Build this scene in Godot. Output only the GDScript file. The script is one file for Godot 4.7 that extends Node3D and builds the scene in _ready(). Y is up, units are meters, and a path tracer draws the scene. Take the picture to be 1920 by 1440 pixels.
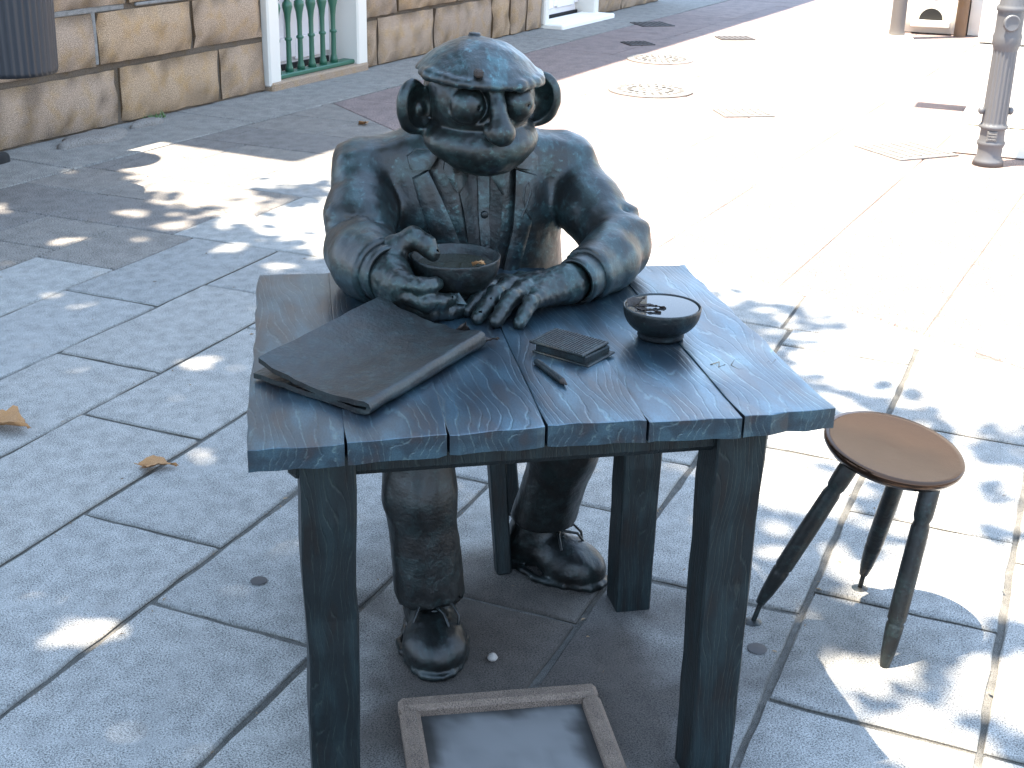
extends Node3D

# ------------------------------------------------------------------ helpers
const SUN := Vector3(0.27, -1.0, -0.10)          # the way sunlight travels
const SIT := Vector3(0, 0, -2.315)               # middle of the table on the ground
const SIT_TURN := 12.5                           # degrees the table and statue are turned
var rng := RandomNumberGenerator.new()
var used := {}
var M := {}


func numbered(called: String) -> String:
	if not used.has(called):
		used[called] = 0
		return called
	used[called] += 1
	return "%s_%03d" % [called, used[called]]


func tag(o: Node, label := "", category := "", group := "", kind := "") -> Node:
	if label: o.set_meta("label", label)
	if category: o.set_meta("category", category)
	if group: o.set_meta("group", group)
	if kind: o.set_meta("kind", kind)
	return o


func thing(called: String, label: String, category: String, at := Vector3.ZERO, turn := 0.0, group := "") -> Node3D:
	var o := Node3D.new()
	o.name = numbered(called)
	add_child(o)
	o.position = at
	o.rotation_degrees.y = turn
	tag(o, label, category, group)
	return o


func put(called: String, mesh: Mesh, mat: Material, parent: Node, at := Vector3.ZERO, basis := Basis.IDENTITY) -> MeshInstance3D:
	var o := MeshInstance3D.new()
	o.name = numbered(called) if parent == self else called
	o.mesh = mesh
	o.material_override = mat
	o.transform = Transform3D(basis, at)
	parent.add_child(o, true)
	return o


func lin(r: float, g: float, b: float) -> Color:
	return Color(r, g, b).linear_to_srgb()


# a mesh collector with explicit normals
class MB:
	var v := PackedVector3Array()
	var n := PackedVector3Array()
	var c := PackedColorArray()
	var ix := PackedInt32Array()
	var colored := false

	func vert(p: Vector3, q: Vector3, col := Color.WHITE) -> int:
		v.append(p); n.append(q); c.append(col)
		return v.size() - 1

	func idx3(a: int, b: int, d: int) -> void:
		var g := (v[d] - v[a]).cross(v[b] - v[a])
		if g.dot(n[a] + n[b] + n[d]) < 0.0:
			ix.append(a); ix.append(d); ix.append(b)
		else:
			ix.append(a); ix.append(b); ix.append(d)

	func tri(a: Vector3, b: Vector3, d: Vector3, away: Vector3, col := Color.WHITE) -> void:
		var g := (d - a).cross(b - a)
		if g.length_squared() < 1e-16: return
		g = g.normalized()
		if g.dot(away) < 0.0: g = -g
		idx3(vert(a, g, col), vert(b, g, col), vert(d, g, col))

	func quad(a: Vector3, b: Vector3, d: Vector3, e: Vector3, away: Vector3, col := Color.WHITE) -> void:
		var g := (d - a).cross(e - b)
		if g.length_squared() < 1e-18: return
		g = g.normalized()
		if g.dot(away) < 0.0: g = -g
		var i := vert(a, g, col); var j := vert(b, g, col); var k := vert(d, g, col); var l := vert(e, g, col)
		idx3(i, j, k); idx3(i, k, l)

	# rows of points, smooth; close_u joins last column to first; inside: a point or axis hint decides which way normals go
	func grid(rows: Array, close_u := false, flip := false) -> void:
		var nr := rows.size(); var nc: int = rows[0].size()
		var base := v.size()
		for r in nr:
			for k in nc:
				var k0 := k - 1; var k1 := k + 1
				if close_u: k0 = (k0 + nc) % nc; k1 = k1 % nc
				else: k0 = maxi(k0, 0); k1 = mini(k1, nc - 1)
				var r0 := maxi(r - 1, 0); var r1 := mini(r + 1, nr - 1)
				var du: Vector3 = rows[r][k1] - rows[r][k0]
				var dv: Vector3 = rows[r1][k] - rows[r0][k]
				var g := du.cross(dv)
				if g.length_squared() < 1e-18:
					var r2 := r + 1 if r + 1 < nr else r - 1
					du = rows[r2][k1] - rows[r2][k0]
					g = du.cross(dv)
				g = g.normalized() if g.length_squared() > 1e-20 else Vector3.UP
				vert(rows[r][k], -g if flip else g)
		var last := nc if close_u else nc - 1
		for r in nr - 1:
			for k in last:
				var a := base + r * nc + k; var b := base + r * nc + (k + 1) % nc
				var d := a + nc; var e := b + nc
				idx3(a, b, e); idx3(a, e, d)

	func lathe(profile: Array, seg := 24, x := Transform3D.IDENTITY, flute := 0.0, flutes := 0) -> void:
		var rows := []
		for p in profile:
			var row := []
			for k in seg:
				var t := TAU * k / seg
				var rr: float = p.x
				if flute > 0.0 and rr > 0.02: rr += flute * (absf(sin(t * flutes * 0.5)) - 1.0) * (p.z if p is Vector3 else 1.0)
				row.append(x * Vector3(cos(t) * rr, p.y, sin(t) * rr))
			rows.append(row)
		grid(rows, true, true)

	func tube(pts: Array, radii: Array, seg := 10) -> void:
		var rows := []
		var side := Vector3.ZERO
		for i in pts.size():
			var dir: Vector3 = (pts[mini(i + 1, pts.size() - 1)] - pts[maxi(i - 1, 0)]).normalized()
			if side == Vector3.ZERO: side = dir.cross(Vector3.UP if absf(dir.y) < 0.9 else Vector3.RIGHT).normalized()
			side = (side - dir * side.dot(dir)).normalized()
			var up := dir.cross(side)
			var row := []
			for k in seg:
				var t := TAU * k / seg
				row.append(pts[i] + (side * cos(t) + up * sin(t)) * radii[i])
			rows.append(row)
		var cap0 := []; var cap1 := []
		for k in seg: cap0.append(pts[0]); cap1.append(pts[-1])
		rows.push_front(cap0); rows.push_back(cap1)
		grid(rows, true, false)

	# a box with chamfered edges
	func box(size: Vector3, ch := 0.004, x := Transform3D.IDENTITY, taper := 1.0) -> void:
		var h := size * 0.5
		ch = minf(ch, minf(h.x, minf(h.y, h.z)) * 0.9)
		var ps := {}
		for sx in [-1, 1]:
			for sy in [-1, 1]:
				for sz in [-1, 1]:
					var f := taper if sy < 0 else 1.0
					var hx := h.x * f; var hz := h.z * f
					ps[[sx, sy, sz, 0]] = x * Vector3(sx * hx, sy * (h.y - ch), sz * (hz - ch))
					ps[[sx, sy, sz, 1]] = x * Vector3(sx * (hx - ch), sy * h.y, sz * (hz - ch))
					ps[[sx, sy, sz, 2]] = x * Vector3(sx * (hx - ch), sy * (h.y - ch), sz * hz)
		var bs := x.basis
		for s in [-1, 1]:
			quad(ps[[s, -1, -1, 0]], ps[[s, 1, -1, 0]], ps[[s, 1, 1, 0]], ps[[s, -1, 1, 0]], bs * Vector3(s, 0, 0))
			quad(ps[[-1, s, -1, 1]], ps[[1, s, -1, 1]], ps[[1, s, 1, 1]], ps[[-1, s, 1, 1]], bs * Vector3(0, s, 0))
			quad(ps[[-1, -1, s, 2]], ps[[1, -1, s, 2]], ps[[1, 1, s, 2]], ps[[-1, 1, s, 2]], bs * Vector3(0, 0, s))
			for t in [-1, 1]:
				quad(ps[[s, t, -1, 0]], ps[[s, t, 1, 0]], ps[[s, t, 1, 1]], ps[[s, t, -1, 1]], bs * Vector3(s, t, 0))
				quad(ps[[s, -1, t, 0]], ps[[s, 1, t, 0]], ps[[s, 1, t, 2]], ps[[s, -1, t, 2]], bs * Vector3(s, 0, t))
				quad(ps[[-1, s, t, 1]], ps[[1, s, t, 1]], ps[[1, s, t, 2]], ps[[-1, s, t, 2]], bs * Vector3(0, s, t))
				for q in [-1, 1]:
					tri(ps[[s, t, q, 0]], ps[[s, t, q, 1]], ps[[s, t, q, 2]], bs * Vector3(s, t, q))

	# a polygon in x-z pushed down from top (heights from a Callable or number)
	func slab(poly: PackedVector2Array, top: float, thick: float) -> void:
		var ids := Geometry2D.triangulate_polygon(poly)
		for i in range(0, ids.size(), 3):
			var q := []
			for j in 3: q.append(Vector3(poly[ids[i + j]].x, top, poly[ids[i + j]].y))
			tri(q[0], q[1], q[2], Vector3.UP)
			for j in 3: q[j].y -= thick
			tri(q[0], q[1], q[2], Vector3.DOWN)
		var mid := Vector2.ZERO
		for p in poly: mid += p
		mid /= poly.size()
		var cw := 0.0
		for i in poly.size():
			var a := poly[i]; var b := poly[(i + 1) % poly.size()]
			cw += a.cross(b)
		for i in poly.size():
			var a := poly[i]; var b := poly[(i + 1) % poly.size()]
			var o := (b - a).orthogonal() * (1.0 if cw > 0 else -1.0)
			var away := Vector3(o.x, 0, o.y)
			quad(Vector3(a.x, top, a.y), Vector3(b.x, top, b.y), Vector3(b.x, top - thick, b.y), Vector3(a.x, top - thick, a.y), away)

	func commit() -> ArrayMesh:
		var arr := []
		arr.resize(Mesh.ARRAY_MAX)
		arr[Mesh.ARRAY_VERTEX] = v
		arr[Mesh.ARRAY_NORMAL] = n
		if colored: arr[Mesh.ARRAY_COLOR] = c
		arr[Mesh.ARRAY_INDEX] = ix
		var m := ArrayMesh.new()
		m.add_surface_from_arrays(Mesh.PRIMITIVE_TRIANGLES, arr)
		return m


# a distance field on a grid, meshed by surface nets
class Field:
	var o: Vector3
	var h: float
	var nx: int
	var ny: int
	var nz: int
	var d := PackedFloat32Array()

	func _init(lo: Vector3, hi: Vector3, cell: float) -> void:
		o = lo; h = cell
		nx = int((hi.x - lo.x) / h) + 2; ny = int((hi.y - lo.y) / h) + 2; nz = int((hi.z - lo.z) / h) + 2
		d.resize(nx * ny * nz)
		d.fill(0.3)

	func span(lo: Vector3, hi: Vector3) -> Array:
		var a := (lo - o) / h; var b := (hi - o) / h
		return [maxi(int(floor(a.x)), 0), mini(int(ceil(b.x)), nx - 1), maxi(int(floor(a.y)), 0), mini(int(ceil(b.y)), ny - 1), maxi(int(floor(a.z)), 0), mini(int(ceil(b.z)), nz - 1)]

	func mixin(i: int, e: float, k: float, cut: bool) -> void:
		var c := d[i]
		if cut:
			e = -e
			var q := maxf(k - absf(c - e), 0.0) / k
			d[i] = maxf(c, e) + q * q * k * 0.25
		else:
			var q := maxf(k - absf(c - e), 0.0) / k
			d[i] = minf(c, e) - q * q * k * 0.25

	func cap(a: Vector3, b: Vector3, ra: float, rb: float, k := 0.02, cut := false) -> void:
		var m := Vector3.ONE * (maxf(ra, rb) + k + 2.5 * h)
		var s := span(a.min(b) - m, a.max(b) + m)
		var ba := b - a
		var l2 := maxf(ba.length_squared(), 1e-9)
		for z in range(s[4], s[5] + 1):
			for y in range(s[2], s[3] + 1):
				var i: int = (z * ny + y) * nx + s[0]
				var p := o + Vector3(s[0], y, z) * h - a
				for x in range(s[0], s[1] + 1):
					var t := clampf(p.dot(ba) / l2, 0.0, 1.0)
					mixin(i, (p - ba * t).length() - ra - (rb - ra) * t, k, cut)
					i += 1
					p.x += h

	func chain(pts: Array, radii: Array, k := 0.02, cut := false) -> void:
		for i in pts.size() - 1: cap(pts[i], pts[i + 1], radii[i], radii[i + 1], k, cut)

	func ell(c: Vector3, r: Vector3, k := 0.02, cut := false, bs := Basis.IDENTITY) -> void:
		var m := Vector3.ONE * (maxf(r.x, maxf(r.y, r.z)) + k + 2.5 * h)
		if bs == Basis.IDENTITY: m = r + Vector3.ONE * (k + 2.5 * h)
		var s := span(c - m, c + m)
		var inv := bs.transposed()
		for z in range(s[4], s[5] + 1):
			for y in range(s[2], s[3] + 1):
				var i: int = (z * ny + y) * nx + s[0]
				for x in range(s[0], s[1] + 1):
					var q := inv * (o + Vector3(x, y, z) * h - c)
					var k1 := (q / (r * r)).length()
					var k0 := (q / r).length()
					mixin(i, k0 * (k0 - 1.0) / k1 if k1 > 1e-6 else -minf(r.x, minf(r.y, r.z)), k, cut)
					i += 1

	func box(c: Vector3, half: Vector3, round_r: float, k := 0.01, cut := false, bs := Basis.IDENTITY) -> void:
		var m := Vector3.ONE * (half.length() + k + 2.5 * h)
		var s := span(c - m, c + m)
		var inv := bs.transposed()
		var hh := half - Vector3.ONE * round_r
		for z in range(s[4], s[5] + 1):
			for y in range(s[2], s[3] + 1):
				var i: int = (z * ny + y) * nx + s[0]
				for x in range(s[0], s[1] + 1):
					var q := (inv * (o + Vector3(x, y, z) * h - c)).abs() - hh
					var e := q.max(Vector3.ZERO).length() + minf(maxf(q.x, maxf(q.y, q.z)), 0.0) - round_r
					mixin(i, e, k, cut)
					i += 1

	func rough(noise: FastNoiseLite, amp: float, stretch := Vector3.ONE) -> void:
		var lim := 2.5 * h + amp
		var i := 0
		for z in nz:
			for y in ny:
				for x in nx:
					if absf(d[i]) < lim:
						d[i] += amp * noise.get_noise_3dv((o + Vector3(x, y, z) * h) * stretch)
					i += 1

	func at(p: Vector3) -> float:
		var q := (p - o) / h
		var x := clampi(int(q.x), 0, nx - 2); var y := clampi(int(q.y), 0, ny - 2); var z := clampi(int(q.z), 0, nz - 2)
		var fx := clampf(q.x - x, 0, 1); var fy := clampf(q.y - y, 0, 1); var fz := clampf(q.z - z, 0, 1)
		var i := (z * ny + y) * nx + x
		var j := i + nx
		var k := i + nx * ny
		var l := k + nx
		return lerpf(lerpf(lerpf(d[i], d[i + 1], fx), lerpf(d[j], d[j + 1], fx), fy), lerpf(lerpf(d[k], d[k + 1], fx), lerpf(d[l], d[l + 1], fx), fy), fz)

	func hit(x: float, y: float, z0: float, z1: float) -> float:
		var z := z0
		while z > z1:
			var e := at(Vector3(x, y, z))
			if e < 0.0: return z
			z -= clampf(e * 0.7, 0.001, 0.02)
		return -0.56

	func mesh(mb: MB) -> void:
		var ids := PackedInt32Array()
		ids.resize(d.size())
		ids.fill(-1)
		var sy := nx
		var sz := nx * ny
		var lim := 2.0 * h
		for z in nz - 1:
			for y in ny - 1:
				var i := (z * ny + y) * nx - 1
				for x in nx - 1:
					i += 1
					var d0 := d[i]
					if d0 > lim or d0 < -lim: continue
					var cs := [d0, d[i + 1], d[i + sy], d[i + sy + 1], d[i + sz], d[i + sz + 1], d[i + sz + sy], d[i + sz + sy + 1]]
					var neg := 0
					for q in cs:
						if q < 0.0: neg += 1
					if neg == 0 or neg == 8: continue
					var sum := Vector3.ZERO
					var cnt := 0
					for e in EDGES:
						var a: float = cs[e[0]]; var b: float = cs[e[1]]
						if (a < 0.0) != (b < 0.0):
							sum += CORN[e[0]].lerp(CORN[e[1]], a / (a - b))
							cnt += 1
					var p := o + (Vector3(x, y, z) + sum / cnt) * h
					var g := Vector3(at(p + Vector3(h, 0, 0)) - at(p - Vector3(h, 0, 0)), at(p + Vector3(0, h, 0)) - at(p - Vector3(0, h, 0)), at(p + Vector3(0, 0, h)) - at(p - Vector3(0, 0, h)))
					ids[i] = mb.vert(p, g.normalized() if g.length_squared() > 1e-14 else Vector3.UP)
					if x == 0 or y == 0 or z == 0: continue
					var s0 := d0 < 0.0
					if s0 != (cs[1] < 0.0): _quad(mb, ids[i], ids[i - sy], ids[i - sy - sz], ids[i - sz])
					if s0 != (cs[2] < 0.0): _quad(mb, ids[i], ids[i - 1], ids[i - 1 - sz], ids[i - sz])
					if s0 != (cs[4] < 0.0): _quad(mb, ids[i], ids[i - 1], ids[i - 1 - sy], ids[i - sy])

	func _quad(mb: MB, a: int, b: int, c: int, e: int) -> void:
		if a < 0 or b < 0 or c < 0 or e < 0: return
		mb.idx3(a, b, c)
		mb.idx3(a, c, e)

	const CORN := [Vector3(0, 0, 0), Vector3(1, 0, 0), Vector3(0, 1, 0), Vector3(1, 1, 0), Vector3(0, 0, 1), Vector3(1, 0, 1), Vector3(0, 1, 1), Vector3(1, 1, 1)]
	const EDGES := [[0, 1], [2, 3], [4, 5], [6, 7], [0, 2], [1, 3], [4, 6], [5, 7], [0, 4], [1, 5], [2, 6], [3, 7]]


func noise(freq: float, kind := FastNoiseLite.TYPE_SIMPLEX_SMOOTH, octaves := 3, seed_ := 1) -> FastNoiseLite:
	var f := FastNoiseLite.new()
	f.noise_type = kind
	f.frequency = freq
	f.seed = seed_
	f.fractal_type = FastNoiseLite.FRACTAL_FBM if octaves > 1 else FastNoiseLite.FRACTAL_NONE
	f.fractal_octaves = octaves
	return f


func noise_bytes(f: FastNoiseLite, n: int) -> PackedByteArray:
	return f.get_seamless_image(n, n, false, false, 0.15, true).get_data()


# an image from n x n bytes by a function of the samples
func image_of(n: int, layers: Array, shade: Callable) -> ImageTexture:
	var out := PackedByteArray()
	out.resize(n * n * 3)
	for i in n * n:
		var c: Color = shade.call(layers, i)
		out[i * 3] = int(clampf(c.r, 0, 1) * 255.0)
		out[i * 3 + 1] = int(clampf(c.g, 0, 1) * 255.0)
		out[i * 3 + 2] = int(clampf(c.b, 0, 1) * 255.0)
	return ImageTexture.create_from_image(Image.create_from_data(n, n, false, Image.FORMAT_RGB8, out))


func std(albedo: Color, rough := 0.8, metal := 0.0, tex: Texture2D = null, scale := Vector3.ONE, bump: Texture2D = null, bump_cm := 0.2, world := false) -> StandardMaterial3D:
	var m := StandardMaterial3D.new()
	m.albedo_color = albedo
	m.roughness = rough
	m.metallic = metal
	m.metallic_specular = 0.5
	m.uv1_triplanar = true
	m.uv1_world_triplanar = world
	m.uv1_scale = scale
	if tex: m.albedo_texture = tex
	if bump:
		m.heightmap_enabled = true
		m.heightmap_texture = bump
		m.heightmap_scale = bump_cm
	return m


func make_materials() -> void:
	var n := 512
	# granite: fine salt-and-pepper grain with soft clouds
	var g1 := noise_bytes(noise(0.30, FastNoiseLite.TYPE_SIMPLEX, 2, 3), n)
	var g2 := noise_bytes(noise(0.16, FastNoiseLite.TYPE_SIMPLEX, 2, 7), n)
	var g3 := noise_bytes(noise(0.012, FastNoiseLite.TYPE_SIMPLEX_SMOOTH, 4, 11), n)
	var granite := image_of(n, [g1, g2, g3], func(l, i):
		var a: float = l[0][i] / 255.0; var b: float = l[1][i] / 255.0; var c: float = l[2][i] / 255.0
		var k := 0.80 + (a - 0.5) * 0.30 + (c - 0.5) * 0.16 + rng.randfn(0.0, 0.08)
		if b > 0.62: k -= (b - 0.62) * 1.5
		if b < 0.33: k += (0.33 - b) * 0.7
		return Color(k, k, k * 1.0))
	var grain_bump := image_of(n, [g1, g2], func(l, i):
		var k: float = (l[0][i] * 0.5 + l[1][i] * 0.5) / 255.0
		return Color(k, k, k))
	var tones := [[0.44, 0.435, 0.42], [0.41, 0.405, 0.39], [0.47, 0.465, 0.445], [0.395, 0.395, 0.385], [0.45, 0.435, 0.41]]
	for i in tones.size():
		var t: Array = tones[i]
		var m := std(lin(t[0], t[1], t[2]), 0.85, 0, granite, Vector3.ONE * 2.1, grain_bump, 0.06, true)
		m.vertex_color_use_as_albedo = true
		m.uv1_offset = Vector3(i * 0.37, i * 0.21, i * 0.53)
		M["granite%d" % i] = m
	for i in 3:
		M["street%d" % i] = std(lin(0.31 + 0.02 * i, 0.235 + 0.016 * i, 0.22 + 0.013 * i), 0.85, 0, granite, Vector3.ONE * 0.9, null, 0, true)
	M["margin"] = std(lin(0.34, 0.325, 0.30), 0.9, 0, granite, Vector3.ONE * 1.3, null, 0, true)
	M["mortar"] = std(lin(0.25, 0.24, 0.22), 0.95, 0, granite, Vector3.ONE * 4.0, grain_bump, 0.6, true)
	M["frame_stone"] = std(lin(0.30, 0.225, 0.175), 0.9, 0, granite, Vector3.ONE * 3.0, grain_bump, 0.6)
	M["plaque"] = std(lin(0.16, 0.16, 0.16), 0.8)
	M["plaque"].vertex_color_use_as_albedo = true
	# wall stone: coarse warm granite, with dirt
	var w1 := noise_bytes(noise(0.20, FastNoiseLite.TYPE_SIMPLEX, 2, 21), n)
	var w2 := noise_bytes(noise(0.008, FastNoiseLite.TYPE_SIMPLEX_SMOOTH, 4, 23), n)
	var wallt := image_of(n, [w1, w2, g1], func(l, i):
		var a: float = l[0][i] / 255.0; var b: float = l[1][i] / 255.0; var c: float = l[2][i] / 255.0
		var k := 0.78 + (a - 0.5) * 0.55 + rng.randfn(0.0, 0.13)
		if a > 0.68: k += 0.12
		var w := clampf((b - 0.45) * 2.2, 0.0, 1.0)
		return Color(k, k * (0.985 - 0.05 * w), k * (0.96 - 0.16 * w)))
	var stone_tones := [[0.50, 0.37, 0.265], [0.52, 0.375, 0.25], [0.46, 0.35, 0.265], [0.53, 0.40, 0.295]]
	for i in stone_tones.size():
		var t: Array = stone_tones[i]
		var m := std(lin(t[0], t[1], t[2]), 0.92, 0, wallt, Vector3.ONE * 1.4, grain_bump, 0.15)
		m.vertex_color_use_as_albedo = true
		m.uv1_offset = Vector3(i * 0.3, i * 0.17, 0)
		M["stone%d" % i] = m
	M["wall_mortar"] = std(lin(0.19, 0.15, 0.115), 0.95, 0, wallt, Vector3.ONE * 2.0, grain_bump, 0.8)
	M["pointing"] = std(lin(0.40, 0.39, 0.37), 0.95, 0, granite, Vector3.ONE * 3.0, grain_bump, 0.6)
	M["plaster"] = std(lin(0.72, 0.70, 0.66), 0.9, 0, wallt, Vector3.ONE * 0.5)
	M["pale_stone"] = std(lin(0.80, 0.77, 0.70), 0.9)
	M["white_paint"] = std(lin(0.72, 0.69, 0.70), 0.5)
	M["jamb_paint"] = std(lin(0.62, 0.59, 0.53), 0.7)
	M["green_paint"] = std(lin(0.025, 0.105, 0.065), 0.4)
	M["dark"] = std(lin(0.012, 0.012, 0.012), 0.9)
	# bronze: dark brown metal under a blue-green patina
	var p1 := noise_bytes(noise(0.012, FastNoiseLite.TYPE_SIMPLEX_SMOOTH, 3, 31), n)
	var p2 := noise_bytes(noise(0.05, FastNoiseLite.TYPE_SIMPLEX_SMOOTH, 4, 33), n)
	var p3 := noise_bytes(noise(0.22, FastNoiseLite.TYPE_SIMPLEX, 2, 35), n)
	var patina := image_of(n, [p1, p2, p3], func(l, i):
		var a: float = l[0][i] / 255.0; var b: float = l[1][i] / 255.0; var c: float = l[2][i] / 255.0
		var g := clampf((a - 0.50) * 5.0 + (b - 0.5) * 2.6, 0.0, 1.0)
		var brown := clampf((0.42 - a) * 4.0 + (b - 0.5) * 1.2, 0.0, 1.0)
		var col := Color(0.30, 0.33, 0.34).lerp(Color(0.41, 0.53, 0.545), g)
		col = col.lerp(Color(0.31, 0.28, 0.26), brown)
		var k := 0.92 + (c - 0.5) * 0.22
		if b > 0.72 and g > 0.4: col = col.lerp(Color(0.60, 0.78, 0.79), 0.7)
		return col * k)
	var dents := image_of(n, [p2, p3, p1], func(l, i):
		var k: float = (l[0][i] * 0.6 + l[1][i] * 0.12 + l[2][i] * 0.28) / 255.0
		return Color(k, k, k))
	M["bronze"] = std(Color(0.60, 0.65, 0.66), 0.38, 0.6, patina, Vector3.ONE * 2.4, dents, 0.25)
	M["bronze_dark"] = std(Color(0.32, 0.33, 0.325), 0.48, 0.5, patina, Vector3.ONE * 3.0, dents, 0.25)
	M["bronze_cloth"] = std(Color(0.50, 0.53, 0.53), 0.42, 0.55, patina, Vector3.ONE * 2.0, dents, 0.22)
	M["bronze_skin"] = std(Color(0.46, 0.49, 0.475), 0.42, 0.55, patina, Vector3.ONE * 3.2, dents, 0.12)
	M["bronze_seat"] = std(lin(0.065, 0.037, 0.024), 0.16, 0.85, null, Vector3.ONE * 0.5, dents, 0.04)
	for k in ["bronze", "bronze_dark", "bronze_cloth", "bronze_skin"]:
		M[k].clearcoat_enabled = true
		M[k].clearcoat = 0.4
		M[k].clearcoat_roughness = 0.38
	# wood cast in bronze: thin curved grain lines
	var q1 := noise_bytes(noise(0.006, FastNoiseLite.TYPE_SIMPLEX_SMOOTH, 2, 41), n)
	var lines := func(l, i):
		var a: float = l[0][i] / 255.0; var b: float = l[1][i] / 255.0
		var x := float(i % n) / n
		var f := fposmod(a * 4.0 + x * 26.0 + (b - 0.5) * 0.4, 1.0)
		return 1.0 - smoothstep(0.0, 0.13, minf(f, 1.0 - f))
	var grain := image_of(n, [q1, p2, p3, p1], func(l, i):
		var s: float = lines.call(l, i)
		var b: float = l[1][i] / 255.0; var c: float = l[2][i] / 255.0; var a: float = l[3][i] / 255.0
		var g := clampf((a - 0.45) * 3.0, 0.0, 1.0)
		var col := Color(0.23, 0.30, 0.35).lerp(Color(0.28, 0.39, 0.45), g)
		col = col.lerp(Color(0.28, 0.25, 0.26), clampf((0.36 - a) * 3.0, 0.0, 0.5))
		col = col.lerp(Color(0.52, 0.62, 0.62), s * clampf((b - 0.36) * 2.2, 0.0, 0.45))
		return col * (0.94 + (c - 0.5) * 0.2))
	var grain_h := image_of(n, [q1, p2, p3], func(l, i):
		var k: float = 0.6 - 0.42 * lines.call(l, i) + 0.25 * (l[1][i] / 255.0 - 0.5)
		return Color(k, k, k))
	M["wood_top"] = std(Color(1, 1, 1), 0.34, 0.75, grain, Vector3(2.3, 2.3, 0.7), grain_h, 0.08)
	M["wood_top"].clearcoat_enabled = true
	M["wood_top"].clearcoat = 0.4
	M["wood_top"].clearcoat_roughness = 0.28
	M["wood_leg"] = std(Color(0.52, 0.50, 0.46), 0.5, 0.5, grain, Vector3(4.0, 0.9, 4.0), grain_h, 0.15)
	M["liquid"] = std(lin(0.03, 0.03, 0.03), 0.02, 0.0)
	M["dark_liquid"] = std(lin(0.03, 0.03, 0.022), 0.06, 0.0)
	M["iron"] = std(lin(0.12, 0.12, 0.125), 0.5, 0.2)
	M["garden_stone"] = std(lin(0.62, 0.585, 0.53), 0.9)
	M["dark_granite0"] = std(lin(0.30, 0.275, 0.25), 0.9, 0, granite, Vector3.ONE * 1.3, null, 0, true)
	M["dark_granite1"] = std(lin(0.26, 0.24, 0.225), 0.9, 0, granite, Vector3.ONE * 1.3, null, 0, true)
	M["pale_metal"] = std(lin(0.13, 0.12, 0.115), 0.6, 0.1)
	M["bin_metal"] = std(lin(0.035, 0.038, 0.045), 0.42, 0.45)
	M["cover_iron"] = std(lin(0.27, 0.26, 0.25), 0.75, 0.2, granite, Vector3.ONE * 2.0)
	M["cover_dark"] = std(lin(0.06, 0.055, 0.055), 0.7, 0.2)
	M["dead_leaf"] = std(lin(0.54, 0.29, 0.13), 0.8, 0, wallt, Vector3.ONE * 5.0)
	M["crumb"] = std(lin(0.22, 0.15, 0.09), 0.9)
	M["dark_leaf"] = std(lin(0.05, 0.035, 0.028), 0.7, 0, wallt, Vector3.ONE * 5.0)
	M["bark"] = std(lin(0.14, 0.11, 0.085), 0.95, 0, wallt, Vector3(3, 1, 3), dents, 2.0)
	var leaf := std(lin(0.055, 0.11, 0.03), 0.55)
	leaf.backlight_enabled = true
	leaf.backlight = lin(0.05, 0.09, 0.015)
	leaf.cull_mode = BaseMaterial3D.CULL_DISABLED
	M["leaf"] = leaf
	M["weed"] = leaf
	M["brown_pipe"] = std(lin(0.30, 0.20, 0.13), 0.8, 0, wallt, Vector3.ONE * 2.0)
	M["paper"] = std(lin(0.32, 0.29, 0.26), 0.9)


func _ready() -> void:
	rng.seed = 20240
	# camera
	var cam := Camera3D.new()
	cam.name = "camera"
	cam.fov = 31.92
	cam.near = 0.05
	cam.far = 400.0
	add_child(cam)
	cam.position = Vector3(0, 1.6, 0)
	cam.basis = Basis(Vector3.RIGHT, deg_to_rad(-21.9)) * Basis(Vector3.BACK, deg_to_rad(1.4))
	# sky, sun, exposure
	var sky_mat := ProceduralSkyMaterial.new()
	sky_mat.sky_top_color = Color(0.56, 0.66, 0.785)
	sky_mat.sky_horizon_color = Color(0.765, 0.815, 0.868)
	sky_mat.sky_curve = 0.16
	sky_mat.ground_bottom_color = Color(0.35, 0.33, 0.31)
	sky_mat.ground_horizon_color = Color(0.60, 0.62, 0.64)
	sky_mat.sky_energy_multiplier = 1.06
	var sky := Sky.new()
	sky.sky_material = sky_mat
	var env := Environment.new()
	env.background_mode = Environment.BG_SKY
	env.sky = sky
	env.tonemap_mode = Environment.TONE_MAPPER_LINEAR
	env.tonemap_exposure = 5.2
	env.ambient_light_source = Environment.AMBIENT_SOURCE_SKY
	env.sdfgi_enabled = true
	env.ssao_enabled = true
	env.ssil_enabled = true
	var we := WorldEnvironment.new()
	we.name = "environment"
	we.environment = env
	add_child(we)
	var sun := DirectionalLight3D.new()
	sun.name = "sun"
	sun.light_energy = 1.6
	sun.light_color = Color(1.0, 0.95, 0.87)
	sun.light_angular_distance = 0.5
	sun.shadow_enabled = true
	add_child(sun)
	sun.look_at_from_position(-SUN * 20.0, Vector3.ZERO, Vector3.BACK)

	make_materials()
	build_ground()
	build_left_building()
	build_right_building()
	build_tree()
	build_table()
	build_statue()
	build_table_things()
	build_stool()
	build_street_things()
	build_litter()


# ------------------------------------------------------------------ ground
const AX := Vector2(0.386, -0.9225)     # along the long joints (x, z)
const BX := Vector2(0.9225, 0.386)      # across them
const WP := Vector2(-2.7836, -7.0417)   # foot of the left wall
const WD := Vector2(0.4535, -0.891)     # along it
const WN := Vector2(0.891, 0.4535)      # out of it


func uv_to_xz(u: float, v: float) -> Vector2:
	return AX * u + BX * v


func wall_xz(s: float, off: float) -> Vector2:
	return WP + WD * s + WN * off


func seen(p: Vector2, margin := 0.7) -> bool:
	# roughly inside the camera's view on the ground
	return p.y < -1.7 and absf(p.x) < (-p.y * 0.43 + margin)


var stain_noise: FastNoiseLite


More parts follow.
